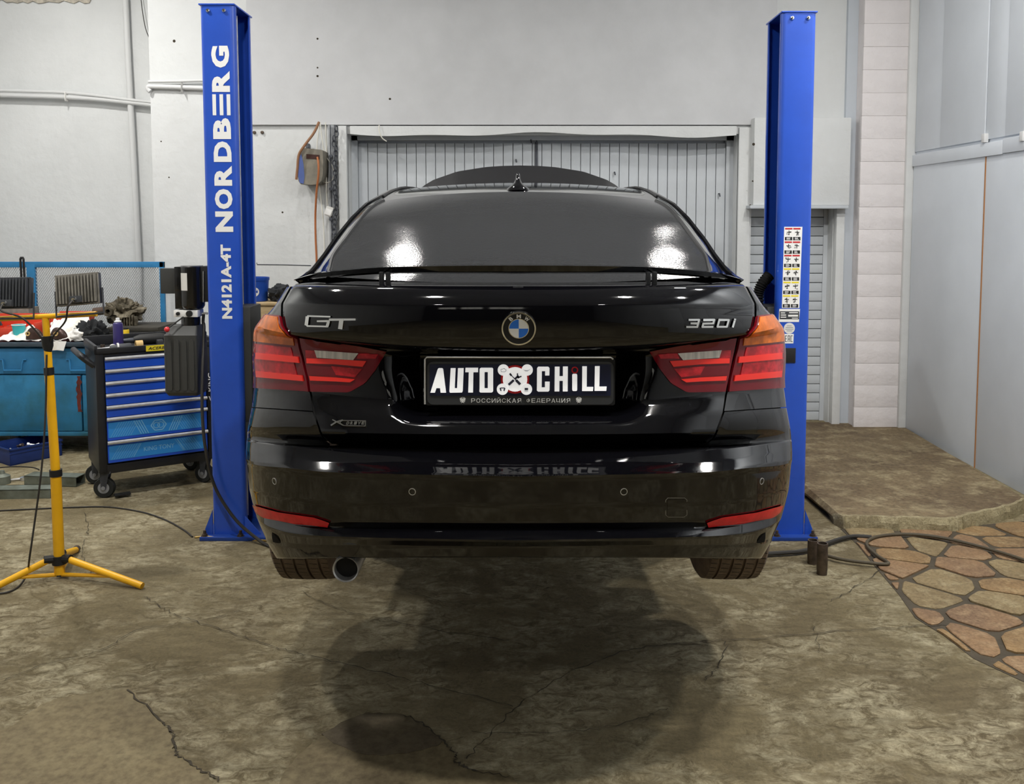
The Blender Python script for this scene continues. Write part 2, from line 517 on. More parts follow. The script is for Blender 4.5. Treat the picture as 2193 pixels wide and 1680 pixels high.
MB().tube([P(550, 563, WY), P(551, 567, WY), P(610, 567.5, WY), P(666, 569, WY)], 0.004, 5).build('wall_scratch', M_CHAIN, wall_front)
# gate
gate = struct(MB().box((GX0, WY + 0.16, wz(293, WY + .16) - 0.03), (GX1, WY + 0.215, GZ)).box((GX0, WY + 0.16, 0), (GX0 + 0.05, WY + 0.21, GZ)).box((GX1 - 0.06, WY + 0.16, 0), (GX1, WY + 0.21, GZ)).build('door_1', M_GATE), 'wide grey plank gate behind the car')
pw = 0.0795
x = GX0 + 0.05
plank = None
nplank = int((GX1 - GX0 - 0.11) / pw)
pw = (GX1 - GX0 - 0.11) / nplank
for i in range(nplank):
    if plank is None:
        plank = MB().box((-pw / 2 + 0.0022, WY + 0.185, 0.02), (pw / 2 - 0.0022, WY + 0.215, GZ - 0.06), 0.0035).build('plank', M_GATE, gate)
        plank.location = (x + pw / 2, 0, 0)
    else:
        reuse(plank, gate, (x + pw / 2 + pw * i, random.uniform(-0.004, 0.001), 0))
# meeting stile + small ironwork on the gate
mx_ = wx(1149)
MB().box((mx_ - 0.012, WY + 0.17, 0.02), (mx_ + 0.012, WY + 0.2, GZ - 0.05), 0.003).build('meeting_strip', M_CHAIN, gate)
for (hx, hy) in ((1105, 342), (1316, 369), (1137, 300), (1149, 302), (1540, 415)):
    p = P(hx, hy, WY + 0.17)
    MB().tube([p + Vector((0, 0.02, 0)), p + Vector((0, -0.015, 0)), p + Vector((0.004, -0.02, -0.025))], 0.006, 6).build('hook', M_CHAIN, gate)
# gate surround: left post, right post, sagging white sheet under the lintel
struct(MB().box((wx(731), WY - 0.06, -0.1), (GX0, WY + 0.02, GZ + 0.06), 0.004).build('trim_1', M_WALL))
struct(MB().box((GX1, WY - 0.03, -0.1), (wx(1602), WY + 0.02, GZ + 0.05), 0.004).build('trim_2', M_WALL))
rows = []
for i in range(41):
    t = i / 40
    px = 750 + (1577 - 750) * t
    lo = 287 + 3 * t + 3.5 * math.sin(t * 9) + 2 * math.sin(t * 23)
    a, b = P(px, 270, WY - 0.03), P(px, lo, WY - 0.05)
    rows.append([a, a + Vector((0, -0.018, -0.008)), b, b + Vector((0, 0.05, 0.004))])
struct(MB().grid(rows).build('trim_3', M_WALL))

# narrow slatted door with a boxed panel over it
door2 = struct(MB().box((NX0, WY + 0.14, -0.1), (NX0 + 0.02, WY + 0.2, NZ)).box((NX1 - 0.035, WY + 0.12, -0.1), (NX1, WY + 0.2, NZ)).box((NX0, WY + 0.19, -0.1), (NX1, WY + 0.2, NZ)).build('door_2', M_GATE), 'narrow slatted door behind the right lift post')
sh = 20.0 * (WY + 0.12) / F_PX
slat = None
z = 0.0
i = 0
while z + sh < NZ + 0.01:
    if slat is None:
        slat = MB().box((NX0 + 0.015, WY + 0.125, 0.002), (NX1 - 0.035, WY + 0.18, sh - 0.003), 0.005).build('slat', M_GATE, door2)
        slat.location = (0, 0, z)
    else:
        reuse(slat, door2, (0, random.uniform(-0.004, 0.004), z))
    z += sh
boxp = struct(MB().box((wx(1607, 7.42), 7.36, wz(440, 7.4)), (wx(1816, 7.36), WY + 0.02, wz(252, 7.36)), 0.006).build('trim_4', M_WALL))
struct(MB().box((wx(1603, 7.36), 7.33, wz(447, 7.36)), (wx(1812, 7.36), WY + 0.02, wz(440, 7.36)), 0.004).build('trim_5', M_GATE))
for zz in ():
    pass
# pilaster strip, white brick pier, thin corner trim
struct(MB().box((wx(1783), 7.42, -0.1), (wx(1800), WY + 0.02, wz(447)), 0.004).build('trim_6', M_WALL))
struct(MB().box((wx(1800), 7.46, -0.1), (wx(1850), WY + 0.02, 4.8)).build('trim_7', M_WALLB))
PX0, PX1 = wx(1838, 7.3), wx(1932, 7.3)
pier = struct(MB().box((PX0 + 0.012, 7.312, -0.1), (PX1, WY + 0.02, 4.8)).build('trim_8', M_BRICK))
# whitewashed block courses of the pier, bed joints barely recessed
block = None
for c in range(26):
    if block is None:
        block = MB().box((PX0, 7.30, 0.0005), (PX1 - 0.0005, 7.33, 0.1795), 0.0025).build('block', M_BRICK, pier)
    else:
        reuse(block, pier, (0, random.uniform(-0.003, 0.001), 0.18 * c))
struct(MB().box((PX1, 7.27, -0.1), (RX + 0.01, WY, 4.8), 0.005).build('trim_9', M_WALL))

# sheet panels on the right wall
def sheet(y0, y1, z0, z1, x=0.018):
    MB().box((RX - x, y0 + 0.004, z0), (RX + 0.01, y1 - 0.004, z1), 0.003).build('sheet_panel', M_PANEL, wall_right)
def ywall(px): return F_PX * RX / (px - HORIZON_X)
zb = wz(341, 7.2)
ys = [7.27, ywall(2110), 5.0, 3.8, 2.6, 1.4, 0.2, -1.0]
for a, b in zip(ys[1:], ys[:-1]): sheet(a, b, 0.0, zb - 0.05, 0.018)
yu = [7.27, ywall(2010), ywall(2105), ywall(2148), 4.7, 3.5, 2.3, 1.1, -0.1]
for k, (a, b) in enumerate(zip(yu[1:], yu[:-1])): sheet(a, b, zb + 0.06, CEIL_Z, 0.012 + 0.006 * (k % 2))
MB().box((RX - 0.03, -1.0, zb - 0.05), (RX + 0.01, ywall(2148), zb + 0.045), 0.004).build('batten', M_PANEL, wall_right)
MB().box((RX - 0.03, ywall(2147), zb - 0.055), (RX + 0.01, 7.27, zb + 0.035), 0.004).build('batten', M_PANEL, wall_right)
MB().box((RX - 0.022, ys[1] - 0.005, 0.0), (RX, ys[1] + 0.005, zb - 0.05)).build('seam_strip', mat('raw_wood', '#a9764a', 0.8), wall_right)
for (px, py) in ((2108, 296), (2190, 292), (1938, 328)):
    Yw = ywall(px)
    q = P(px, py, Yw); q.x = RX - 0.02
    MB().box(q + Vector((-0.02, -0.02, -0.03)), q + Vector((0.01, 0.02, 0.03)), 0.004).build('bracket', M_PIPE, wall_right)

# ------------------------------------------------------------------ floor
floor = struct(MB().box((LX - 0.2, -9.2, -0.3), (RX + 0.2, 8.3, 0.0)).build('floor', M_FLOOR))
def ground_sheet(pts, z, m, name):
    o = MB().prism([(p.x, p.y, -0.002) for p in pts], (0, 0, z + 0.002)).build(name, m, floor)
    return o
def wob(pts, amp=0.012, k=5, seed=1):
    rnd = random.Random(seed)
    out = []
    cr = crom(pts + [pts[0]], k)[:-1]
    for p in cr:
        out.append(p + Vector((rnd.uniform(-amp, amp), rnd.uniform(-amp, amp), 0)))
    return out
# worn patches: each has an outline of its own
pA = [G(*q) for q in ((-260, 1640), (0, 1568), (90, 1512), (160, 1492), (272, 1480), (300, 1505), (350, 1555), (372, 1590), (372, 1615), (430, 1650), (450, 1672), (480, 1760), (300, 1900), (-300, 1900))]
ground_sheet(wob(pA, 0.004), 0.004, M_SMOOTH, 'repair_patch')
pB = [G(*q) for q in ((640, 1620), (690, 1580), (760, 1540), (800, 1530), (860, 1534), (900, 1552), (945, 1590), (975, 1618), (978, 1640), (1010, 1652), (1100, 1670), (1110, 1800), (600, 1800), (600, 1680))]
ground_sheet(wob(pB, 0.004), 0.0045, M_SMOOTH, 'repair_patch')
pC = [G(*q) for q in ((690, 1575), (760, 1538), (800, 1530), (860, 1535), (905, 1555), (945, 1592), (900, 1610), (820, 1622), (740, 1608))]
ground_sheet(wob(pC, 0.004, seed=3), 0.0055, M_OILY, 'oil_stain')
# cracks
def crack(pts, w=0.004, seed=0):
    rnd = random.Random(seed)
    path = crom([G(*p) for p in pts], 9)
    L_, R_ = [], []
    for i, p in enumerate(path):
        t = (path[min(i + 1, len(path) - 1)] - path[max(i - 1, 0)])
        nrm = Vector((-t.y, t.x, 0)).normalized()
        j = nrm * rnd.uniform(-0.008, 0.008)
        ww = w * rnd.uniform(0.2, 0.8)
        L_.append(Vector((p.x, p.y, 0.0062)) + j + nrm * ww)
        R_.append(Vector((p.x, p.y, 0.0062)) + j - nrm * ww)
    MB().grid([L_, R_]).build('crack', M_CRACK, floor, smooth=0)
crack([(310, 1280), (350, 1305), (400, 1328), (500, 1360), (600, 1392), (660, 1408), (760, 1430), (900, 1465), (1100, 1515)], 0.003, 1)
crack([(0, 1465), (100, 1425), (220, 1395), (300, 1350), (420, 1335), (560, 1300)], 0.0025, 2)
crack([(275, 1480), (340, 1545), (368, 1572), (370, 1600), (385, 1625), (430, 1652), (470, 1675)], 0.006, 3)
crack([(865, 1535), (905, 1555), (945, 1590), (975, 1618), (976, 1635), (1010, 1652), (1090, 1668)], 0.006, 4)
crack([(1000, 1630), (1050, 1575), (1110, 1515), (1200, 1455), (1330, 1400), (1460, 1380), (1620, 1370), (1800, 1355), (1950, 1345), (2055, 1340)], 0.003, 5)
crack([(1010, 1572), (1200, 1572), (1330, 1555), (1430, 1520)], 0.002, 6)
crack([(640, 1265), (720, 1305), (800, 1325), (950, 1355), (1090, 1375)], 0.0025, 7)
crack([(1556, 1378), (1550, 1410), (1530, 1440), (1508, 1460)], 0.003, 8)
crack([(1745, 1345), (1755, 1400)], 0.002, 9)
crack([(180, 1100), (188, 1135), (180, 1165), (176, 1190), (195, 1230)], 0.0025, 10)
crack([(1780, 1290), (1840, 1255), (1890, 1218)], 0.003, 11)
crack([(870, 1270), (960, 1292), (1050, 1300)], 0.002, 12)
# concrete strip edge along the flagstones
edge = [G(*q) for q in ((1800, 1134), (1836, 1168), (1880, 1222), (1925, 1275), (1960, 1325), (2020, 1362), (2085, 1412), (2193, 1462), (2420, 1560))]
# crazy paving
SY = G(2060, 1132).y
region = [Vector((p.x, p.y)) for p in edge] + [Vector((RX, edge[-1].y - 0.2)), Vector((RX, SY + 0.25)), Vector((G(2200, 1090).x, SY + 0.15)), Vector((G(2060, 1134).x, SY + 0.02))]
MB().prism([(p.x, p.y, -0.002) for p in region], (0, 0, 0.004)).build('grout_bed', M_GROUT, floor)
def clip_half(poly, n, d):
    out = []
    for i in range(len(poly)):
        a, b = poly[i], poly[(i + 1) % len(poly)]
        da, db = a.dot(n) - d, b.dot(n) - d
        if da <= 0: out.append(a)
        if (da < 0 < db) or (db < 0 < da):
            out.append(a + (b - a) * (da / (da - db)))
    return out
rnd = random.Random(11)
seeds = []
xmin, xmax = min(p.x for p in region), max(p.x for p in region)
ymin, ymax = min(p.y for p in region), max(p.y for p in region)
yy = ymin - 0.1
j = 0
while yy < ymax + 0.2:
    xx = xmin - 0.2 + (0.13 if j % 2 else 0)
    while xx < xmax + 0.3:
        seeds.append(Vector((xx + rnd.uniform(-0.1, 0.1), yy + rnd.uniform(-0.075, 0.075))))
        xx += 0.245
    yy += 0.185
    j += 1
for s in seeds:
    poly = region[:]
    for o_ in seeds:
        if o_ is s or (o_ - s).length > 0.8: continue
        n_ = (o_ - s)
        poly = clip_half(poly, n_, (o_ + s).dot(n_) / 2)
        if len(poly) < 3: break
    if len(poly) < 3: continue
    cen = sum(poly, Vector((0, 0))) / len(poly)
    area = abs(sum(poly[i].x * poly[(i + 1) % len(poly)].y - poly[(i + 1) % len(poly)].x * poly[i].y for i in range(len(poly)))) / 2
    if area < 0.004: continue
    r_ = math.sqrt(area / math.pi)
    k_ = 1 - 0.013 / r_
    ins = [cen + (p - cen) * k_ for p in poly]
    ch = []
    for i in range(len(ins)):
        a, b = ins[i], ins[(i + 1) % len(ins)]
        if (b - a).length < 0.012: ch.append((a + b) / 2); continue
        ch += [a.lerp(b, 0.16), a.lerp(b, 0.84)]
    zt = rnd.uniform(0.006, 0.013)
    m_ = MB()
    n = len(ch)
    lo = [(p.x, p.y, 0.0) for p in ch]
    mi = [(p.x, p.y, zt - 0.003) for p in ch]
    q = [cen + (p - cen) * (1 - 0.006 / r_) for p in ch]
    hi = [(p.x, p.y, zt) for p in q]
    m_._add(lo + mi + hi, [(i, (i + 1) % n, n + (i + 1) % n, n + i) for i in range(n)] + [(n + i, n + (i + 1) % n, 2 * n + (i + 1) % n, 2 * n + i) for i in range(n)] + [tuple(range(2 * n, 3 * n))])
    m_.build('flagstone', rnd.choice(M_STONE), floor, smooth=20)

# raised concrete slab on the right, broken front edge, sloping gently down to the wall
S0 = 0.07
front = [G(1738, 1035, 0.0), G(1770, 1075, S0), G(1797, 1103, S0), G(1830, 1107, S0), G(1900, 1109, S0), G(1960, 1110, S0), G(2040, 1112, S0), G(2058, 1110, S0), G(2075, 1105, S0), G(2130, 1092, S0), G(2170, 1082, S0), G(2200, 1070, S0)]
rows_f, rows_t = [], []
rnd = random.Random(5)
N_ = []
for p in crom(front, 5):
    N_.append(p + Vector((rnd.uniform(-0.006, 0.006), rnd.uniform(-0.01, 0.01), 0)))
backs = []
m_ = MB()
R0, R1, R2, R3 = [], [], [], []
for i, p in enumerate(N_):
    t = i / (len(N_) - 1)
    h = S0 if i > 10 else S0 * (i / 10) ** 2.5
    R0.append((p.x, p.y - 0.012, 0.0))
    R1.append((p.x, p.y - 0.008 + rnd.uniform(-0.006, 0.006), h * 0.6))
    R2.append((p.x, p.y + 0.012, h))
    bx = 1.42 + (RX - 1.42) * t
    R3.append((bx, 7.5, 0.012))
mid = [[Vector(R2[i]).lerp(Vector(R3[i]), k) for i in range(len(R2))] for k in (0.15, 0.4, 0.7)]
m_.grid([R2] + mid + [R3])
slab = m_.build('raised_slab', M_SLAB, floor, smooth=25)
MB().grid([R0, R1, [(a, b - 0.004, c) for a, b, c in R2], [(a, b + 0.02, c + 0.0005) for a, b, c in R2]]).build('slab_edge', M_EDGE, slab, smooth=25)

# ------------------------------------------------------------------ the hall behind the camera
for k, x0 in enumerate((-3.6, -2.3, -1.0)):
    w = struct(MB().box((x0, -9.02, 2.2), (x0 + 1.1, -8.96, 2.3)).box((x0, -9.02, 3.3), (x0 + 1.1, -8.96, 3.4)).box((x0, -9.02, 2.3), (x0 + 0.06, -8.96, 3.3)).box((x0 + 1.04, -9.02, 2.3), (x0 + 1.1, -8.96, 3.3)).build('window_%d' % (k + 1), M_WHITEPL), 'hall window in the back wall')
    for i in range(3):
        MB().box((x0 + 0.07 + 0.33 * i, -9.0, 2.31), (x0 + 0.38 + 0.33 * i, -8.98, 3.29)).build('pane', M_WINDOW, w)

# ------------------------------------------------------------------ ceiling lamps (above the frame; two are added to brighten the side walls)
for k, (lx, ly, lw) in enumerate(LAMP_SPOTS):
    where = ['behind the camera on the left', 'behind the camera on the right', 'over the left of the foreground', 'over the right of the foreground', 'above the left lift post', 'above the right lift post', 'above the workbench, added to brighten the left wall', 'above the gate, left one', 'above the gate, right one', 'high over the flagstones, added to brighten the right wall'][k]
    t = thing('ceiling_lamp', 'round hanging hall lamp ' + where, 'lamp', (lx, ly, LAMP_Z), 'round hall lamps under the ceiling')
    MB().lathe([(0.05, 0.2), (0.07, 0.18), (0.08, 0.1), (0.21, 0.05), (0.22, 0.01), (0.205, 0.01), (0.06, 0.08)], (lx, ly, LAMP_Z), seg=24).build('reflector', M_STEEL, t)
    MB().tube([(lx, ly, LAMP_Z + 0.19), (lx, ly, CEIL_Z)], 0.008, 6).build('suspension_rod', M_CHAIN, t)
    ld = bpy.data.lights.new('lamp_light', 'AREA')
    ld.shape = 'DISK'; ld.size = 0.2; ld.energy = LAMP_POWER * lw; ld.color = (1.0, 0.975, 0.93)
    lo = bpy.data.objects.new('lamp_light', ld); COL.objects.link(lo)
    lo.parent = t
    lo.location = (0, 0, 0.0)
# ================================================================== THE CAR (raised a little on the lift)
CX0 = -0.0145                       # car axis
YEND = 3.15
AXLE_Y, WHEEL_R = 3.48, 0.335
car = thing('car', 'black five-door hatchback raised on the lift, rear towards the viewer', 'car', (CX0, 4.7, 0.30))

def interp(tab, x):
    if x <= tab[0][0]: return tab[0][1]
    for (a, ya), (b, yb) in zip(tab, tab[1:]):
        if x <= b:
            t = (x - a) / (b - a)
            return ya + (yb - ya) * t
    return tab[-1][1]
def smooth_tab(tab, k=6):
    pts = crom([(a, b, 0) for a, b in tab], k)
    out = []
    for p in pts:
        if not out or p.x > out[-1][0] + 1e-4: out.append((p.x, p.y))
    return out
class Row:
    """one horizontal section line of the rear bodywork: centre -> corner -> flank"""
    def __init__(s, Y0, sil, pys, n=2.6, yend=YEND):
        s.tab = smooth_tab(pys)
        D = yend - Y0
        lo, hi = 0.3, 1.2
        for _ in range(26):
            Wd = (lo + hi) / 2
            s.pts = s._make(Y0, D, Wd, n)
            if max(p[3] for p in s.pts) > sil: hi = Wd
            else: lo = Wd
        s.W = Wd
    def _make(s, Y0, D, Wd, n):
        out = []
        for i in range(61):
            th = math.pi / 2 * i / 60
            x = Wd * math.sin(th) ** (2 / n)
            y = Y0 + D * (1 - max(0, math.cos(th)) ** (2 / n))
            z = 1.0
            for _ in range(4):
                d = y * CT - (z - CAM_H) * ST
                dx = F_PX * x / d
                py = interp(s.tab, dx)
                b = -(py - PPY) / F_PX
                z = CAM_H + y * (-ST + b * CT) / (CT + b * ST)
            out.append((x, y, z, dx))
        return out
    def seg(s, a, b, k):
        """k+1 points between image offsets a and b (b None: to the end of the flank)"""
        P_ = s.pts
        imax = max(range(len(P_)), key=lambda i: P_[i][3])
        def at(dx):
            for i in range(imax):
                if P_[i][3] <= dx <= P_[i + 1][3]:
                    return i + (dx - P_[i][3]) / max(1e-9, P_[i + 1][3] - P_[i][3])
            return float(imax)
        t0 = at(a)
        t1 = len(P_) - 1 if b is None else at(b)
        def ev(t):
            i = min(int(t), len(P_) - 2); f = t - i
            return Vector([P_[i][c] * (1 - f) + P_[i + 1][c] * f for c in range(3)])
        dense = [ev(t0 + (t1 - t0) * j / 80) for j in range(81)]
        L = [0]
        for p, q in zip(dense, dense[1:]): L.append(L[-1] + (q - p).length)
        out = []
        j = 0
        for m in range(k + 1):
            want = L[-1] * m / k
            while j < 79 and L[j + 1] < want: j += 1
            f = (want - L[j]) / max(1e-9, L[j + 1] - L[j])
            out.append(dense[j].lerp(dense[j + 1], min(1, f)))
        return out
def off(p): return Vector((p[0] + CX0, p[1], p[2]))
def mirror(p): return Vector((-p[0], p[1], p[2]))
def sweep(rows_half):
    """half rows (x>=0, car axis coords) -> full rows left to right in world coords"""
    return [[off(mirror(p)) for p in r[::-1][:-1]] + [off(p) for p in r] for r in rows_half]

# bumper section lines, bottom to top
B = [
    Row(2.74, 498, [(0, 1188), (300, 1189), (498, 1192)]),
    Row(2.522, 519, [(0, 1194), (300, 1195), (505, 1197), (519, 1193)]),
    Row(2.506, 541, [(0, 1174), (412, 1173), (500, 1171), (541, 1160)]),
    Row(2.502, 543, [(0, 1171), (412, 1168), (500, 1164), (543, 1152)]),
    Row(2.478, 560, [(0, 1162), (412, 1153), (525, 1137), (560, 1115)]),
    Row(2.474, 562, [(0, 1158), (412, 1149), (525, 1133), (562, 1110)]),
    Row(2.508, 566, [(0, 1131), (402, 1129), (539, 1110), (566, 1096)]),
    Row(2.500, 571, [(0, 1122), (402, 1116), (520, 1097), (571, 1078)]),
    Row(2.488, 578, [(0, 1085), (402, 1080), (520, 1064), (578, 1048)]),
    Row(2.480, 583, [(0, 1026), (375, 1018), (491, 1008), (554, 1003), (583, 996)]),
    Row(2.476, 584, [(0, 1021), (375, 1013), (491, 1003), (554, 998), (584, 991)]),
    Row(2.484, 585, [(0, 1017), (375, 1009), (491, 999), (585, 986)]),
    Row(2.520, 585, [(0, 996), (375, 990), (491, 980), (585, 966)]),
    Row(2.565, 584, [(0, 966), (400, 959), (470, 956), (584, 945)]),
    Row(2.590, 583, [(0, 960), (400, 955), (470, 952), (583, 942)]),
]
# tailgate / quarter section lines (gap = panel gap between them)
T_DEF = [  # Y0, sil dx, centre py, gap (dx, py), silhouette py
    (2.600, 583, 955, (402, 951), 938),
    (2.575, 582, 944, (417, 940), 926),
    (2.545, 580, 931, (424, 926), 912),
    (2.575, 573, 900, (439, 883), 874),
    (2.610, 569, 874, (444, 847), 842),
    (2.615, 567, 868, (446, 839), 831),
    (2.618, 566, 846, (449, 816), 806),
    (2.620, 567, 836, (451, 806), 795),
    (2.623, 568, 808, (458, 778), 768),
    (2.624, 568, 796, (460, 767), 757),
    (2.625, 566, 766, (466, 745), 736),
    (2.618, 564, 757, (470, 723), 712),
    (2.578, 560, 752, (490, 716), 703),
    (2.566, 552, 735, (503, 700), 692),
    (2.558, 540, 700, (507, 678), 675),
    (2.558, 524, 656, (507, 654), 657),
    (2.560, 521, 651, (506, 649), 653),
    (2.590, 500, 622, (490, 619), 623),
    (2.604, 497, 617, (487, 614), 619),
]
T, GAP = [], []
for (Y0, sil, c, g, sp) in T_DEF:
    T.append(Row(Y0, sil, [(0, c), (g[0] * 0.45, c + (g[1] - c) * 0.16), (g[0] * 0.8, c + (g[1] - c) * 0.62), g, (sil, sp)], n=2.6))
    GAP.append(g[0])
def proj(p):
    d = depth(p)
    v = p[1] * ST + (p[2] - CAM_H) * CT
    return HORIZON_X + F_PX * p[0] / d, PPY - F_PX * v / d
def sstep(a, b, x):
    t = max(0, min(1, (x - a) / (b - a)))
    return t * t * (3 - 2 * t)
def recess(p):
    """number plate hollow in the tailgate, pushed in along the line of sight"""
    px, py = proj(off(p))
    dx = abs(px - 1109.5)
    if py < 753.2 or py > 925: return p
    inner = 1 - sstep(205, 300 - 25 * sstep(780, 860, py), dx)
    vert = sstep(753.2, 760, py) * (1 - sstep(850, 912, py))
    k = 0.085 * inner * vert
    q = off(p)
    r = CAMV + (q - CAMV) * ((q.y + k) / q.y)
    return Vector((r.x - CX0, r.y, r.z))
def dense_rows(rows, k):
    out = []
    for a, b in zip(rows, rows[1:]):
        for j in range(k):
            out.append([p.lerp(q, j / k) for p, q in zip(a, b)])
    out.append(rows[-1])
    return out

tail_half = [T[i].seg(0, GAP[i] - 2.2, 46) for i in range(len(T))]
dr = []
for i in range(len(tail_half) - 1):
    k = 5 if 2 <= i <= 10 else (3 if i in (0, 1, 13, 14) else 2)
    for j in range(k): dr.append([p.lerp(q, j / k) for p, q in zip(tail_half[i], tail_half[i + 1])])
dr.append(tail_half[-1])
tail_half = [[recess(p) for p in r] for r in dr]
# top deck of the tailgate under the spoiler
deck0 = tail_half[-1]
deck = []
for t in (0.06, 0.5, 1.0):
    deck.append([Vector((p.x * (1 - 0.06 * t), p.y + 0.012 + 0.16 * t * (0.6 + 0.4 * (p.x / 0.8) ** 2), p.z + 0.004 + 0.004 * t)) for p in deck0])
# returned edges
under = [Vector((p.x * 0.99, p.y + 0.03, p.z)) for p in tail_half[0]]
tg = MB().grid(sweep([under] + tail_half + deck))
for sgn in (1, -1):
    e0 = [off(Vector((r[-1].x * sgn, r[-1].y, r[-1].z))) for r in tail_half]
    e1 = [p + Vector((-0.004 * sgn, 0.03, 0)) for p in e0]
    tg.grid([e0, e1])
tailgate = tg.build('tailgate', M_PAINT, car, smooth=75)
tailgate['label'] = 'glossy black tailgate'

# bumper
b_half = [r.seg(0, None, 56) for r in B]
def support(rows, e=0.14):
    # holding loops beside every section line keep the creases tight
    out = [rows[0]]
    for a, b in zip(rows, rows[1:]):
        for t in (e, 1 - e): out.append([p.lerp(q, t) for p, q in zip(a, b)])
        out.append(b)
    return out
b_half = support(b_half)
bfull = sweep(b_half)
bm_ = MB().grid(bfull)
# bumper wings rise beside the tailgate up to the seam below the lamps
q_half = [T[i].seg(GAP[i] + 2.2, None, 22) for i in range(len(T))]
def side_rows(half, sgn): return [[off(Vector((p.x * sgn, p.y, p.z))) for p in r] for r in half]
bq = [B[-1].seg(404, None, 22)] + q_half[0:4]
for sgn in (1, -1):
    bm_.grid(side_rows(bq, sgn))
bumper = bm_.build('bumper', M_PAINT, car, smooth=75)
# quarter panels
qrows = q_half[3:]
qrows = [[Vector((p.x - 0.001, p.y, p.z + 0.003)) for p in qrows[0]]] + qrows[1:]
for sgn in (1, -1):
    MB().grid(side_rows(qrows, sgn)).build('quarter_panel', M_PAINT, car, smooth=22)
# dark jambs behind the gaps
sh = MB()
full_half = [T[i].seg(0, None, 40) for i in range(len(T))]
full_half = [[recess(p) for p in r] for r in full_half]
sh.grid([[p + Vector((0, 0.022, -0.0)) for p in r] for r in sweep([[Vector((p.x * 0.985, p.y + 0.004, p.z)) for p in r] for r in full_half])])
sh.build('body_jamb', M_UNDER, car, smooth=30)

# ray-cast surface for everything that sits on the rear bodywork
def bvh_of(*objs):
    vs, fs = [], []
    for o in objs:
        o_ = len(vs)
        vs += [Vector(v.co) + Vector(car.location) for v in o.data.vertices]
        fs += [tuple(i + o_ for i in p.vertices) for p in o.data.polygons]
    return BVHTree.FromPolygons(vs, fs)
quarters = [o for o in car.children if o.name.startswith('quarter_panel')]
REAR = bvh_of(tailgate, bumper, *quarters)
def hit(px, py, raise_=0.0, bvh=None):
    bvh = bvh or REAR
    for k in range(60):
        loc, nor, _, _ = bvh.ray_cast(CAMV, raydir(px, py))
        if loc is not None and loc.y < 3.4:
            if nor.dot(raydir(px, py)) > 0: nor = -nor
            return loc + nor * raise_
        px += 0.7 if px < 1110 else -0.7
    return P(px, py, 2.8)
def pl(tab, u):
    """point at parameter u along a polyline (by chord length)"""
    L = [0]
    for a, b in zip(tab, tab[1:]): L.append(L[-1] + math.hypot(b[0] - a[0], b[1] - a[1]))
    w = u * L[-1]
    for i in range(len(tab) - 1):
        if w <= L[i + 1] + 1e-9:
            t = (w - L[i]) / max(1e-9, L[i + 1] - L[i])
            return (tab[i][0] + (tab[i + 1][0] - tab[i][0]) * t, tab[i][1] + (tab[i + 1][1] - tab[i][1]) * t)
    return tab[-1]
def mpx(tab, sgn): return [(x if sgn < 0 else 2219 - x, y) for x, y in tab]
def patch(top, bot, nu=16, nv=6, raise_=0.004, thick=0.006, bvh=None):
    """a thin lens lying on the bodywork between a top and a bottom line"""
    m = MB()
    rows, rim = [], []
    for j in range(nv + 1):
        r = []
        for i in range(nu + 1):
            a, b = pl(top, i / nu), pl(bot, i / nu)
            t = j / nv
            r.append(hit(a[0] + (b[0] - a[0]) * t, a[1] + (b[1] - a[1]) * t, raise_, bvh))
        rows.append(r)
    m.grid(rows)
    back = lambda L: [p + (p - CAMV).normalized() * thick for p in L]
    for L in (rows[0], rows[-1], [r[0] for r in rows], [r[-1] for r in rows]):
        m.grid([L, back(L)])
    return m
def stroke(m, pts, w, raise_=0.005, bvh=None, thick=0.005):
    """bar of width w (image measure) laid on the bodywork along pts"""
    for (a, b) in zip(pts, pts[1:]):
        dx, dy = b[0] - a[0], b[1] - a[1]
        l = math.hypot(dx, dy) or 1
        nx, ny = -dy / l * w / 2, dx / l * w / 2
        ex, ey = dx / l * w * 0.3, dy / l * w * 0.3
        c = [(a[0] - ex + nx, a[1] - ey + ny), (b[0] + ex + nx, b[1] + ey + ny), (b[0] + ex - nx, b[1] + ey - ny), (a[0] - ex - nx, a[1] - ey - ny)]
        top = [hit(x, y, raise_, bvh) for x, y in c]
        bot = [p + (p - CAMV).normalized() * thick for p in top]
        m._add(top + bot, [(0, 1, 2, 3), (4, 5, 6, 7), (0, 1, 5, 4), (1, 2, 6, 5), (2, 3, 7, 6), (3, 0, 4, 7)])
    return m

# ---- tail lamps
def qpt(v, u, sgn, raise_):
    """point on the quarter panel: v = section line index, u = 0 at the gap .. 1 at the flank end"""
    i = max(0, min(len(q_half) - 2, int(v))); f = v - i
    def e(r):
        t = u * (len(r) - 1); k = min(int(t), len(r) - 2); return r[k].lerp(r[k + 1], t - k)
    p = e(q_half[i]).lerp(e(q_half[i + 1]), f)
    d = 0.002
    pu = e(q_half[i]).lerp(e(q_half[i + 1]), f)
    u2 = min(1, u + 0.02)
    def e2(r):
        t = u2 * (len(r) - 1); k = min(int(t), len(r) - 2); return r[k].lerp(r[k + 1], t - k)
    tu = e2(q_half[i]).lerp(e2(q_half[i + 1]), f) - p
    tv = e(q_half[i + 1]) - e(q_half[i])
    n = tu.cross(tv)
    n = n.normalized() if n.length > 1e-9 else Vector((1, -1, 0)).normalized()
    if n.y > 0.2 or n.x < -0.2: n = -n
    p = p + n * raise_
    return off(Vector((p.x * sgn, p.y, p.z)))
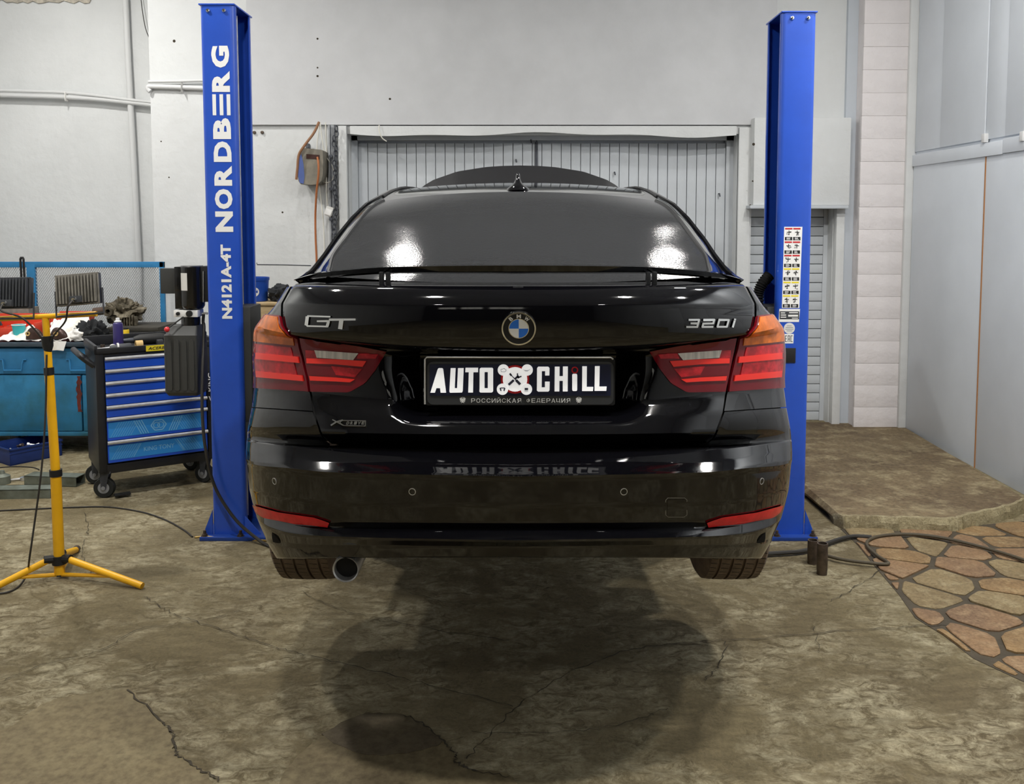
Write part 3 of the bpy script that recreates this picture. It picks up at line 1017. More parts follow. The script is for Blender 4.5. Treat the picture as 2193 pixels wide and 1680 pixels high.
def qlens(v0, v1, u0, u1, sgn, raise_, nu=18, nv=8):
    rows = [[qpt(v0 + (v1 - v0) * j / nv, u0 + (u1 - u0) * i / nu, sgn, raise_) for i in range(nu + 1)] for j in range(nv + 1)]
    inn = [[qpt(v0 + (v1 - v0) * j / nv, u0 + (u1 - u0) * i / nu, sgn, -0.004) for i in range(nu + 1)] for j in range(nv + 1)]
    m = MB().grid(rows)
    for a, b in ((rows[0], inn[0]), (rows[-1], inn[-1]), ([r[0] for r in rows], [r[0] for r in inn]), ([r[-1] for r in rows], [r[-1] for r in inn])):
        m.grid([a, b])
    return m
for sgn, side in ((-1, 'left'), (1, 'right')):
    lamp = qlens(5.0, 14.0, 0.0, 0.62, sgn, 0.006, 24, 20).build('tail_lamp', M_REDLENS, car, smooth=40)
    lamp['label'] = 'red and amber %s tail lamp on the body corner' % side
    qlens(10.2, 13.9, 0.03, 0.57, sgn, 0.0085, 20, 10).build('amber_lens', M_AMBER, lamp)
    qlens(9.05, 10.0, 0.06, 0.50, sgn, 0.0083, 18, 3).build('red_lens', M_REDMID, lamp)
    qlens(7.05, 8.3, 0.06, 0.50, sgn, 0.0083, 18, 3).build('red_lens', M_REDMID, lamp)
    qlens(8.0, 9.1, 0.02, 0.46, sgn, 0.0105, 18, 3).build('light_bar', M_REDBAR, lamp)
    qlens(5.95, 7.05, 0.02, 0.48, sgn, 0.0105, 18, 3).build('light_bar', M_REDBAR, lamp)
    S = lambda tab: mpx(tab, sgn)
    li = patch(S([(643, 724), (700, 731), (770, 741), (828, 752)]), S([(667, 839), (749, 840.5), (783, 821), (805, 793), (828, 752.5)]), 26, 14, 0.005).build('tailgate_lamp', M_REDLENS, car, smooth=40)
    li['label'] = 'dark red %s inner tail lamp with reversing light on the tailgate' % side
    patch(S([(657, 750), (700, 752)]), S([(658, 766), (682, 768)]), 8, 4, 0.0075).build('red_lens', M_REDMID, li)
    patch(S([(664, 782), (768, 789)]), S([(667, 803), (756, 808)]), 14, 4, 0.0072).build('red_lens', M_REDLENS, li)
    patch(S([(712, 784), (778, 790)]), S([(722, 803), (762, 808)]), 10, 4, 0.0078).build('red_lens', M_REDMID, li)
    patch(S([(770, 757), (812, 757)]), S([(766, 768), (806, 768)]), 8, 3, 0.0076).build('red_lens', M_REDMID, li)
    patch(S([(660, 767), (720, 769), (787, 773)]), S([(660.5, 778), (720, 780), (779, 785.5)]), 14, 3, 0.0092).build('light_bar', M_REDBAR, li)
    patch(S([(666, 805), (720, 808), (763, 812)]), S([(668, 815), (720, 817), (752, 819)]), 14, 3, 0.0092).build('light_bar', M_REDBAR, li)
    patch(S([(677, 750), (770, 756.5)]), S([(682, 766), (759, 771)]), 12, 4, 0.0092).build('reversing_light', M_CLEARL, li)
    rf = patch(S([(544, 1081), (599, 1096), (675, 1107), (707, 1118)]), S([(551, 1098), (571, 1111), (636, 1125.5), (703, 1130)]), 20, 5, 0.006).build('bumper_reflector', M_REFL, car, smooth=40)
    # parking sensors
    for (sx, sy) in ((588, 1031), (883, 1053.5)):
        sx = sx if sgn < 0 else 2219 - sx
        c = hit(sx, sy, 0.0); n = (hit(sx, sy, 1.0) - c)
        Mx = Matrix.Translation(c) @ n.to_track_quat('Z', 'Y').to_matrix().to_4x4()
        sen = MB(Mx).lathe([(0.0, 0.001), (0.0085, 0.001), (0.0085, -0.004)], seg=20).build('parking_sensor', M_PAINT, car)
        MB(Mx).lathe([(0.0085, -0.003), (0.0085, 0.0018), (0.0102, 0.0018), (0.0102, -0.003)], seg=20).build('sensor_ring', M_STEEL, sen)
# tow hook cover outline
m = MB()
rr = [(1430, 1067), (1466, 1067), (1471, 1071), (1471, 1103), (1465, 1108), (1431, 1108), (1425.5, 1103), (1425.5, 1072), (1430, 1067)]
stroke(m, rr, 1.1, 0.0006)
m.build('tow_cover_seam', M_LAMPGREY, car)
patch([(1429, 1069), (1468, 1069)], [(1429, 1106), (1468, 1106)], 4, 4, 0.0012, 0.002).build('tow_cover', M_PAINT, car)

# ---- exhaust
ex = P(740, 1221, 2.60)
e_ = thing('exhaust_pipe_holder', '', '') if False else None
MB().lathe([(0.0375, 0.0), (0.039, 0.004), (0.039, 0.35), (0.034, 0.35), (0.034, 0.004)], ex, axis='Y', seg=36, closed=True).build('exhaust_tip', M_STEEL, car)
MB().lathe([(0.0335, 0.03), (0.033, 0.6)], ex, axis='Y', seg=28).build('exhaust_bore', M_UNDER, car)
MB().lathe([(0.0, 0.36), (0.11, 0.36), (0.12, 0.4), (0.12, 0.62), (0.0, 0.64)], ex + Vector((0.08, 0, 0.07)), axis='Y', seg=24).build('silencer', M_CHAIN, car)

# ---- greenhouse
GH = [  # centre py, (edge dx, py), (silhouette dx, py), Yc, Ye, Ys
    (607, (412, 592), (472, 602), 2.775, 2.955, 3.22),
    (582, (407, 576), (447, 584), 2.837, 3.015, 3.29),
    (545, (399, 546), (420, 549), 2.941, 3.115, 3.39),
    (505, (374, 511), (396, 513), 3.074, 3.240, 3.52),
    (465, (343, 469), (362, 470), 3.233, 3.385, 3.67),
    (432, (319, 444), (332, 440), 3.394, 3.530, 3.82),
    (411, (294, 430), (310, 427), 3.525, 3.645, 3.92),
]
def gh_row(g, k=18, kp=6):
    c, e, s_, Yc, Ye, Ys = g
    gl, pil = [], []
    for i in range(k + 1):
        u = i / k
        gl.append(P(1109.5 + e[0] * u, c + (e[1] - c) * u ** 2.2, Yc + (Ye - Yc) * u ** 2.4))
    for i in range(kp + 1):
        u = i / kp
        bul = math.sin(math.pi * u) * 1.5
        pil.append(P(1109.5 + e[0] + (s_[0] - e[0]) * u + bul * 0.5, e[1] + (s_[1] - e[1]) * u - bul, Ye + (Ys - Ye) * u ** 1.3))
    return gl, pil
def mir(p): return Vector((2 * CX0 - p.x, p.y, p.z))
def catrows(rows, k):
    cols = list(zip(*rows))
    dense = [crom(c, k) for c in cols]
    return [list(r) for r in zip(*dense)]
gls, pils = zip(*[gh_row(g) for g in GH])
gl_d, pil_d = catrows(gls, 4), catrows(pils, 4)
full = [[mir(p) for p in r[::-1][:-1]] + r for r in gl_d]
# normalise the centre line
glass = MB().grid(full).build('rear_window', M_GLASS, car, smooth=60)
glass['label'] = 'dark tinted rear window'
GLASS = bvh_of(glass)
for sgn in (1, -1):
    rows = [[p if sgn > 0 else mir(p) for p in r] for r in pil_d]
    MB().grid(rows).build('rear_pillar', M_PAINT, car, smooth=50)
    # black seal beside the glass
    MB().tube([(r[0] if sgn > 0 else mir(r[0])) + Vector((0.002 * sgn, -0.003, 0)) for r in pil_d], 0.0065, 6).build('window_seal', M_BLACKPL, car)
# roof
last = gls[-1] + pils[-1][1:]
RF = [(401, (276, 415), (284, 412), 3.85, 3.92, 4.12), (392.5, (247, 404.5), (254, 404), 4.30, 4.34, 4.46)]
roof_rows = [last]
for g in RF:
    a, b = gh_row(g)
    roof_rows.append(a + b[1:])
zt = roof_rows[-1][0].z
for (Y, zc, ze, hw) in ((4.8, zt + 0.028, zt - 0.035, 0.585), (5.15, zt + 0.022, zt - 0.06, 0.585), (5.4, zt - 0.05, zt - 0.12, 0.6)):
    n = len(last)
    roof_rows.append([Vector((CX0 + hw * i / (n - 1), Y + 0.1 * (i / (n - 1)) ** 2, zc + (ze - zc) * (i / (n - 1)) ** 2.4)) for i in range(n)])
rd = catrows(roof_rows, 3)
roof = MB().grid([[mir(p) for p in r[::-1][:-1]] + r for r in rd]).build('roof', M_PAINT, car, smooth=60)
# roof channels
for sgn in (1, -1):
    ln = [r[-4] for r in rd[1:]]
    MB().tube([(p if sgn > 0 else mir(p)) + Vector((0, 0, 0.003)) for p in ln], 0.006, 6).build('roof_channel', M_BLACKPL, car)
# windscreen
n = 19
cowl = [Vector((CX0 + 0.70 * i / (n - 1), 6.15 - 0.12 * (i / (n - 1)) ** 2, 1.46 - 0.03 * (i / (n - 1)) ** 2)) for i in range(n)]
top = [rd[-1][min(len(rd[-1]) - 1, round(i * (len(rd[-1]) - 1) / (n - 1)))] for i in range(n)]
ws = [top, [a.lerp(b, 0.5) + Vector((0, 0.03, 0.03)) for a, b in zip(top, cowl)], cowl]
ws = catrows(ws, 4)
MB().grid([[mir(p) for p in r[::-1][:-1]] + r for r in ws]).build('windscreen', M_SIDEGLASS, car, smooth=60)
# flank: x(z) profile taken from the ends of the section lines
ends = sorted([(r.pts[-1][2], r.pts[-1][0]) for r in B[2:] + T], key=lambda a: a[0])
zs = [0.66, 0.72, 0.8, 0.88, 0.96, 1.04, 1.12, 1.2, 1.28, 1.36, 1.42, 1.46]
def flank_x(z): return interp(ends, z)
rear_arch, front_arch = (AXLE_Y, 0.72), (6.33, 0.72)
AR = 0.385
ysamp = [YEND + (6.95 - YEND) * i / 76 for i in range(77)]
def fx(y, z):
    base = flank_x(z) * (1 - 0.02 * sstep(3.2, 4.2, y)) + 0.018 * sstep(3.1, 3.4, y) * (1 - sstep(4.0, 4.6, y)) * (1 - sstep(1.05, 1.3, z))
    base -= 0.02 * math.exp(-((z - 0.95) / 0.12) ** 2) * sstep(3.9, 4.3, y) * (1 - sstep(5.6, 5.9, y))
    return base * (1 - 0.32 * sstep(6.3, 7.05, y) ** 2)
def fz(y, z): return z - max(0, z - 1.1) * 0.35 * sstep(5.6, 6.8, y)
for sgn in (1, -1):
    vs, fs = [], []
    nz = 40
    zz = [0.66 + (1.47 - 0.66) * j / nz for j in range(nz + 1)]
    keep = []
    for y in ysamp:
        for z in zz:
            yy_, zz_ = y, z
            ins = False
            for (ay, az) in (rear_arch, front_arch):
                d = math.hypot(y - ay, z - az)
                if d < AR:
                    if d > AR - 0.06:
                        k = AR / d; yy_, zz_ = ay + (y - ay) * k, az + (z - az) * k
                    else: ins = True
            keep.append(ins)
            vs.append(off(Vector((sgn * fx(yy_, zz_), yy_, fz(yy_, zz_)))))
    for i in range(len(ysamp) - 1):
        for j in range(nz):
            q = (i * (nz + 1) + j, i * (nz + 1) + j + 1, (i + 1) * (nz + 1) + j + 1, (i + 1) * (nz + 1) + j)
            if any(keep[k] for k in q): continue
            fs.append(q)
    m = MB(); m._add(vs, fs)
    m.build('side_panel', M_PAINT, car, smooth=40)
    # door seams and handles
    for yd in (4.25, 5.2):
        MB().tube([off(Vector((sgn * (fx(yd, z) + 0.0005), yd, fz(yd, z)))) for z in zz[2:]], 0.0025, 5).build('door_seam', M_UNDER, car)
    for yd in (4.35, 5.3):
        MB().box(off(Vector((sgn * (fx(yd, 1.28) - 0.005), yd, 1.265))), off(Vector((sgn * (fx(yd, 1.28) + 0.022), yd + 0.2, 1.295))), 0.008).build('door_handle', M_PAINT, car)
    # side windows between the roof rail and the belt line
    rail = [pil_d[-1 - k][-1] for k in range(len(pil_d) - 1, -1, -3)][::-1]
    rail = [r[-1] for r in pil_d[::4]] + [r[-1] for r in rd[3::3]]
    rail = [p.copy() for p in rail] + [Vector((CX0 + 0.70, 6.02, 1.45))]
    belt = []
    for p in rail:
        y = max(p.y, 3.15)
        belt.append(off(Vector((fx(y, 1.46), y, fz(y, 1.46) + 0.005))))
    if sgn < 0: rail, belt = [mir(p) for p in rail], [mir(p) for p in belt]
    midl = [a.lerp(b, 0.5) + Vector((0.02 * sgn, 0, 0.01)) for a, b in zip(rail, belt)]
    MB().grid([rail, midl, belt]).build('side_window', M_SIDEGLASS, car, smooth=50)
    MB().tube(rail, 0.012, 6).build('roof_rail', M_PAINT, car)
    # mirrors
    mp = off(Vector((0.93 * sgn, 5.62, 1.43)))
    MB().tube([off(Vector((0.78 * sgn, 5.62, 1.37))), off(Vector((0.88 * sgn, 5.62, 1.40)))], 0.025, 10).build('mirror_arm', M_PAINT, car)
    MB().box(mp - Vector((0.1, 0.05, 0.07)), mp + Vector((0.1, 0.06, 0.07)), 0.045).build('door_mirror', M_PAINT, car)
# nose, hood, under-body
nose = []
for z in (0.68, 0.8, 0.95, 1.1, 1.22, 1.3):
    hw = fx(6.95, z)
    nose.append([off(Vector((hw * math.sin(a), 6.95 + 0.16 * math.cos(a), fz(6.9, z)))) for a in [math.pi / 2 * (k / 8 - 1) for k in range(17)]])
MB().grid(nose).build('front_bumper', M_PAINT, car, smooth=50)
eb = [[off(Vector((sg * fx(6.6, 1.2) * t, y, 1.27))) for t in (0, 0.5, 0.97)] for sg in (1, -1) for y in (6.15, 6.98)]
MB().box(off(Vector((-0.66, 6.18, 0.8))), off(Vector((0.66, 6.95, 1.26))), 0.03).build('engine_bay', M_UNDER, car)
# raised bonnet (outer skin towards the viewer)
tipl = [(0, 354.5), (40, 355.5), (75, 358), (135, 367.5), (185, 385), (209, 399), (222, 418)]
Yh0, Yh1 = 6.18, 6.72
hrows = []
for t in [i / 12 for i in range(13)]:
    r = []
    for k in range(-24, 25):
        u = abs(k) / 24
        a = pl(tipl, u)
        e = P(1114 + math.copysign(a[0], k), a[1], Yh1 - 0.10 * u ** 2)
        b = Vector((CX0 + 0.02 + math.copysign(u ** 0.9 * 0.72, k), Yh0 - 0.1 * u * u, 1.47 - 0.04 * u * u))
        p = b.lerp(e, t) + Vector((0, 0.05 * math.sin(math.pi * t), 0.03 * math.sin(math.pi * t) * (1 - u * u)))
        r.append(p)
    hrows.append(r)
hb = [[p + Vector((0, 0.02, -0.01)) for p in r] for r in hrows]
m = MB().grid(hrows).grid(hb).grid([hrows[-1], hb[-1]]).grid([[r[0] for r in hrows], [r[0] for r in hb]]).grid([[r[-1] for r in hrows], [r[-1] for r in hb]])
bonnet = m.build('bonnet', mat('grey_black_paint', (0.03, 0.03, 0.032), 0.28, spec=0.5), car, smooth=45)  # bonnet paint is greyer and rougher than the bodywork
bonnet['label'] = 'raised black bonnet'
MB().box(off(Vector((-0.76, 2.72, 0.70))), off(Vector((0.76, 6.9, 0.80))), 0.02).box(off(Vector((-0.84, 3.95, 0.66))), off(Vector((0.84, 5.9, 0.80))), 0.02).box(off(Vector((-0.55, 3.0, 0.60))), off(Vector((0.2, 3.9, 0.70))), 0.03).build('underbody', M_UNDER, car)
MB().box(off(Vector((-0.58, 2.85, 0.80))), off(Vector((0.58, 6.1, 1.44))), 0.03).build('cabin_floor', M_UNDER, car)

# ---- wheels
def make_wheel(x, y, z, sgn):
    o = off(Vector((x, y, z)))
    w = 0.1125
    R = WHEEL_R
    prof = [(0.215, -w + 0.012), (0.235, -w - 0.004), (0.285, -w - 0.006), (R - 0.022, -w + 0.004), (R - 0.006, -w + 0.016)]
    for gx in (-0.066, -0.022, 0.022, 0.066):
        prof += [(R - 0.001 - abs(gx) * 0.03, gx - 0.0048), (R - 0.010, gx - 0.0040), (R - 0.010, gx + 0.0040), (R - 0.001 - abs(gx) * 0.03, gx + 0.0048)]
    prof += [(R - 0.006, w - 0.016), (R - 0.022, w - 0.004), (0.285, w + 0.006), (0.235, w + 0.004), (0.215, w - 0.012)]
    ty = MB().lathe(prof, o, axis='X', seg=64).build('tyre', M_TYRE, car, smooth=30)
    # sipes cut across the tread
    m = MB()
    for k in range(72):
        a = 2 * math.pi * k / 72
        for x0, x1 in ((-0.098, -0.074), (-0.058, -0.03), (-0.014, 0.014), (0.03, 0.058), (0.074, 0.098)):
            r0, r1 = R - 0.004, R + 0.0004 - 0.004 * (abs(x0 + x1) / 2 / 0.09)
            da = 0.0045
            c = []
            for (xx, aa) in ((x0, a - da), (x0, a + da), (x1, a + da + 0.012), (x1, a - da + 0.012)):
                c.append(o + Vector((xx, r1 * math.cos(aa), r1 * math.sin(aa))))
            m._add(c, [(0, 1, 2, 3)])
    s_ = m.build('tread_sipes', M_TYREDK, ty, smooth=0); s_['kind'] = 'stuff'
    m = MB().lathe([(0.216, -w + 0.02), (0.205, -w + 0.03), (0.2, 0.0), (0.205, w - 0.02), (0.216, w - 0.012)], o, axis='X', seg=40)
    rim = m.build('rim', M_STEEL, car)
    m = MB()
    for k in range(10):
        a = 2 * math.pi * k / 10
        d = Vector((0, math.cos(a), math.sin(a)))
        q = o + Vector((sgn * (w - 0.03), 0, 0))
        m.tube([q + d * 0.03, q + d * 0.12 + Vector((sgn * 0.008, 0, 0)), q + d * 0.208], [0.018, 0.013, 0.016], 8)
    m.lathe([(0.0, w - 0.012), (0.05, w - 0.016), (0.055, w - 0.05), (0.0, w - 0.05)] if sgn > 0 else [(0.0, -w + 0.012), (0.05, -w + 0.016), (0.055, -w + 0.05), (0.0, -w + 0.05)], o, axis='X', seg=24)
    m.build('spokes', M_STEEL, rim)
    MB().lathe([(0.0, -0.02), (0.16, -0.02), (0.16, 0.0), (0.0, 0.0)], o - Vector((sgn * 0.04, 0, 0)), axis='X', seg=32).build('brake_disc', M_CHAIN, rim)
    MB().tube([o - Vector((sgn * 0.05, 0, 0)), o - Vector((sgn * 0.62, 0, -0.12))], 0.03, 10).build('axle_shaft', M_CHAIN, car)
for yw in (AXLE_Y, 6.33):
    for sg in (1, -1):
        # wheels hang below the arches
        make_wheel(sg * 0.79, yw, 0.31 + WHEEL_R, sg)

# ---- spoiler
m = MB()
topl = smooth_tab([(0, 565.5), (140, 566.5), (285, 570), (347, 574.5), (412, 581), (450, 589), (480, 599)])
botl = smooth_tab([(0, 586.5), (140, 586.5), (262, 586), (341, 590), (412, 595.5), (450, 599), (480, 601)])
sec = [[], [], [], [], []]
for k in range(-30, 31):
    u = abs(k) / 30
    dxp = 480 * u
    t, b = interp(topl, dxp), interp(botl, dxp)
    px = 1109.5 + math.copysign(dxp, k)
    Yr = 2.62 + 0.34 * u ** 2.4
    dd = 0.13 * (1 - 0.55 * u)
    c = t + (b - t) * 0.16
    sec[0].append(P(px, c, Yr))
    sec[1].append(P(px, t, Yr + dd))
    sec[2].append(P(px, t + (b - t) * 0.15, Yr + dd + 0.015))
    sec[3].append(P(px, b, Yr + 0.035))
    sec[4].append(P(px, c + (b - t) * 0.62, Yr + 0.006))
sec.append(sec[0])
m.grid(sec)
m.build('spoiler', M_PAINT, car, smooth=40)
for sg in (-1, 1):
    for ox in (-7, 7):
        a = P(1109.5 + sg * 286 + ox, 590, 2.71); b = P(1109.5 + sg * 286 + ox, 616, 2.70)
        MB().box((a.x - 0.006, a.y - 0.006, b.z), (a.x + 0.006, a.y + 0.02, a.z + 0.01), 0.002).build('spoiler_strut', M_BLACKPL, car)
a = P(1109.5, 617, 2.61)
MB().box(a + Vector((-0.015, -0.002, -0.004)), a + Vector((0.015, 0.01, 0.004)), 0.002).build('washer_cap', M_BLACKPL, car)

# ---- roof aerial
ab = P(1109, 404, 3.62)
m = MB()
rows = []
for t, hw, y0, y1 in ((0, 0.048, -0.02, 0.14), (0.12, 0.044, -0.012, 0.135), (0.25, 0.03, 0.0, 0.13), (0.42, 0.017, 0.02, 0.125), (0.62, 0.011, 0.045, 0.12), (0.85, 0.009, 0.065, 0.112), (0.97, 0.006, 0.075, 0.108), (1.0, 0.0, 0.09, 0.1)):
    rows.append([ab + Vector((hw * math.cos(a), (y0 + y1) / 2 + (y1 - y0) / 2 * math.sin(a), -0.006 + 0.072 * t)) for a in [2 * math.pi * k / 20 for k in range(21)]])
m.grid(rows).build('roof_aerial', M_PAINT, car, smooth=60)

# ---- badges
def emblem_frame(px, py):
    c = hit(px, py, 0.0); n = (hit(px, py, 1.0) - c).normalized()
    n.x *= 0.3; n.normalize()
    xv = Vector((0, 0, 1)).cross(n).normalized() * 1.0
    yv = n.cross(xv).normalized()
    return c, xv, yv, n
c, xv, yv, n = emblem_frame(1111, 703)
Mx = Matrix((( xv.x, yv.x, n.x, c.x), (xv.y, yv.y, n.y, c.y), (xv.z, yv.z, n.z, c.z), (0, 0, 0, 1)))
R0 = 0.0505
badge = MB(Mx).lathe([(0.0, 0.0045), (R0 * 0.86, 0.0045), (R0 * 0.9, -0.008)], seg=48).build('roundel', M_BLKPRINT, tailgate)
badge['label'] = 'round blue, white and black emblem'
MB(Mx).lathe([(R0 * 0.85, 0.003), (R0 * 0.88, 0.0085), (R0 * 0.96, 0.008), (R0, 0.002), (R0, -0.01), (R0 * 0.85, -0.01)], seg=48, closed=True).build('chrome_ring', M_CHROME, badge)
MB(Mx).lathe([(R0 * 0.535, 0.004), (R0 * 0.535, 0.0062), (R0 * 0.575, 0.0062), (R0 * 0.575, 0.004)], seg=40, closed=True).build('inner_ring', M_CHROME, badge)
for q in range(4):
    pts = [(0, 0, 0.0048)] + [(R0 * 0.54 * math.cos(a), R0 * 0.54 * math.sin(a), 0.0048) for a in [math.pi / 2 * (q + k / 10) for k in range(11)]]
    MB(Mx).prism(pts, (0, 0, 0.0012)).build('quadrant', M_BLUEPRINT if q in (1, 3) else M_WHITE, badge)
m = MB()
for ch, ang, ww in (('B', 128, 0.0095), ('M', 90, 0.0125), ('W', 51, 0.0135)):
    a = math.radians(ang)
    rv = Mx.to_3x3() @ Vector((math.cos(a), math.sin(a), 0))
    tv = Mx.to_3x3() @ Vector((math.sin(a), -math.cos(a), 0))
    o_ = Mx @ Vector((math.cos(a) * R0 * 0.60, math.sin(a) * R0 * 0.60, 0.0052)) - tv * ww / 2
    text_mb(m, ch, o_, tv, rv, ww, R0 * 0.225, 0.03, 0.0004)
m.build('lettering', M_WHITE, badge, smooth=0)
# chrome model lettering, left and right
m = MB()
stroke(m, [(708.6, 679), (662, 678), (657, 694.5), (661, 698.5), (703.5, 699.3), (706, 688), (682, 688)], 3.4)
stroke(m, [(660.5, 681), (658.5, 695)], 7)
stroke(m, [(705.5, 689), (703, 698)], 6)
stroke(m, [(708, 685), (762, 684.6)], 4)
stroke(m, [(733, 686), (730.8, 702)], 9)
m.build('model_lettering', M_CHROME, tailgate, smooth=0)
m = MB()
def it(x, y, x0):   # slanted digits
    return (x0 + x + (700.8 - y) * 0.28, y)
for x0, strokes in ((1468, [[(2, 685.5), (23, 685.5), (23, 692), (8, 692.3), (23, 693), (23, 700), (1, 700)]]),
                    (1499, [[(2, 685.5), (24, 685.5), (24, 692.5), (3, 693), (3, 700), (25, 700)]]),
                    (1531, [[(3, 685.5), (23, 685.5), (23, 700), (3, 700), (3, 685.5)]]),
                    (1563, [[(4, 688), (4, 700.5)], [(4, 684), (4, 685)]])):
    for s_ in strokes: stroke(m, [it(x, y, x0) for x, y in s_], 4.0)
m.build('model_lettering', M_CHROME, tailgate, smooth=0)
m = MB()
stroke(m, [(711, 912), (722, 905), (735, 901.5)], 3.2); stroke(m, [(714, 900.5), (736, 912)], 2.4)
stroke(m, [(734, 902), (784, 903), (783.5, 914), (738, 913), (729, 907), (734, 902)], 1.6)
for i, ch in enumerate('DRIVE'):
    a_ = hit(743 + i * 8, 911.3, 0.004); b_ = hit(749 + i * 8, 911.3, 0.004); c_ = hit(745 + i * 8, 904.5, 0.004)
    text_mb(m, ch, a_, b_ - a_, c_ - a_, (b_ - a_).length, (c_ - a_).length, 0.05, 0.002)
m.build('drive_badge', M_CHROME, tailgate, smooth=0)

# ---- number plate
PY_ = 2.605
def pp(px, py, raise_=0.0): return P(px, py, PY_ - raise_)
def rrect(x0, y0, x1, y1, r, k=6):
    out = []
    for cx, cy, a0 in ((x1 - r, y1 - r, 0), (x0 + r, y1 - r, 90), (x0 + r, y0 + r, 180), (x1 - r, y0 + r, 270)):
        for i in range(k + 1):
            a = math.radians(a0 + 90 * i / k)
            out.append((cx + r * math.cos(a), cy + r * math.sin(a)))
    return out
plate = MB().prism([pp(x, y) for x, y in rrect(911, 768, 1317, 868.5, 5)], (0, 0.02, 0)).build('number_plate', M_UNDER, car)
plate['label'] = 'dark number plate with white letters given an added glow'
MB().prism([pp(x, y, 0.002) for x, y in rrect(915, 775, 1314, 867, 13)], (0, 0.004, 0)).build('plate_surround', M_PLATEGREY, plate)
MB().tube([pp(910, 866), pp(910, 770), pp(914, 765.5), pp(1308, 766), pp(1313, 770)], 0.0028, 8).build('chrome_edge', M_STEEL, plate)
MB().prism([pp(x, y, 0.0035) for x, y in rrect(920, 781, 1308, 848, 2, 2)], (0, 0.002, 0)).build('plate_panel', M_NAVY, plate)
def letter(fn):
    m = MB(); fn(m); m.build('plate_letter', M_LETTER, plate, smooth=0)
def cpoly(m, poly, ra=0.006, th=0.0025, conv=True):
    m.prism([pp(900 + x / 5.1, 740 + y / 5.1, ra) for x, y in poly], (0, th, 0))
def bar(m, x0, y0, x1, y1, ra=0.006):
    r = min(14, abs(x1 - x0) / 3, abs(y1 - y0) / 3)
    cpoly(m, rrect(x0, y0, x1, y1, r, 3), ra)
# A U T O
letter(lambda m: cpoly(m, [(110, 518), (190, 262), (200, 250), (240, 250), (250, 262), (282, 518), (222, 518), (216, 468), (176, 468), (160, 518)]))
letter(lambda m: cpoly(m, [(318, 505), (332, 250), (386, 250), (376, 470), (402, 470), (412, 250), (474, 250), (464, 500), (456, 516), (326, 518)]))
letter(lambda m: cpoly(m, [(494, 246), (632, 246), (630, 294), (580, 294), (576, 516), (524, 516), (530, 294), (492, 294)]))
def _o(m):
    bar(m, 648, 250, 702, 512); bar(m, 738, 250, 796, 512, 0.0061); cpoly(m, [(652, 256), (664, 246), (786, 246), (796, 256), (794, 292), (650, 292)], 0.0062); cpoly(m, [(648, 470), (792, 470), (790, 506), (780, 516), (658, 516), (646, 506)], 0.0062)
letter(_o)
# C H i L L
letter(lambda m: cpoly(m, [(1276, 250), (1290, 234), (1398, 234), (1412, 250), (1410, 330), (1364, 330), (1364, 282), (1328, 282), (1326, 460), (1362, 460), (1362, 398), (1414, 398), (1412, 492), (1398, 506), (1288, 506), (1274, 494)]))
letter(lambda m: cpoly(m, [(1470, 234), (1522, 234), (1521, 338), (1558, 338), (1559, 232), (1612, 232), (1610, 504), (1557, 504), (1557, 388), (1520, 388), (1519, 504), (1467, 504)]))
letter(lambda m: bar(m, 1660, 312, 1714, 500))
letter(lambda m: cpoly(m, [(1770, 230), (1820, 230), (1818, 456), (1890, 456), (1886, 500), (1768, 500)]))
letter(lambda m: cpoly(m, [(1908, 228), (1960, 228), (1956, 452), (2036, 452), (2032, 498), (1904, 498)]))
def disc(m, cx, cy, r, ra, th=0.0015, k=28):
    cpoly(m, [(cx + r * math.cos(2 * math.pi * i / k), cy + r * math.sin(2 * math.pi * i / k)) for i in range(k)], ra, th)
def ringp(m, cx, cy, r0, r1, ra, k=32):
    vs = []
    for r in (r0, r1):
        vs += [pp(900 + (cx + r * math.cos(2 * math.pi * i / k)) / 5.1, 740 + (cy + r * math.sin(2 * math.pi * i / k)) / 5.1, ra) for i in range(k)]
    m._add(vs, [(i, (i + 1) % k, k + (i + 1) % k, k + i) for i in range(k)])
m = MB(); disc(m, 1035, 372, 156, 0.0062); m.build('red_disc', M_RED, plate, smooth=0)
m = MB(); ringp(m, 1688, 270, 24, 38, 0.007); m.build('red_dot', M_RED, plate, smooth=0)
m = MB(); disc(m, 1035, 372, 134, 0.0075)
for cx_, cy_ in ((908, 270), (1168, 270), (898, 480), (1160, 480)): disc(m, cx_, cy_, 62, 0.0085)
m.build('white_disc', M_LETTER, plate, smooth=0)  # discs share the added glow of the letters
m = MB()
def cs(m, a, b, w, ra=0.0095):
    d = Vector((b[0] - a[0], b[1] - a[1])); l = d.length; nn = Vector((-d.y, d.x)) / l * w / 2
    cpoly(m, [(a[0] + nn.x, a[1] + nn.y), (b[0] + nn.x, b[1] + nn.y), (b[0] - nn.x, b[1] - nn.y), (a[0] - nn.x, a[1] - nn.y)], ra, 0.001)
cs(m, (985, 318), (1050, 385), 9); cs(m, (978, 308), (996, 332), 20); cs(m, (1046, 380), (1092, 428), 28)
cs(m, (965, 432), (1022, 380), 26); cs(m, (1030, 372), (1068, 338), 22); cs(m, (1062, 345), (1062, 306), 14); cs(m, (1070, 352), (1106, 338), 14); cs(m, (1060, 352), (1080, 340), 30)
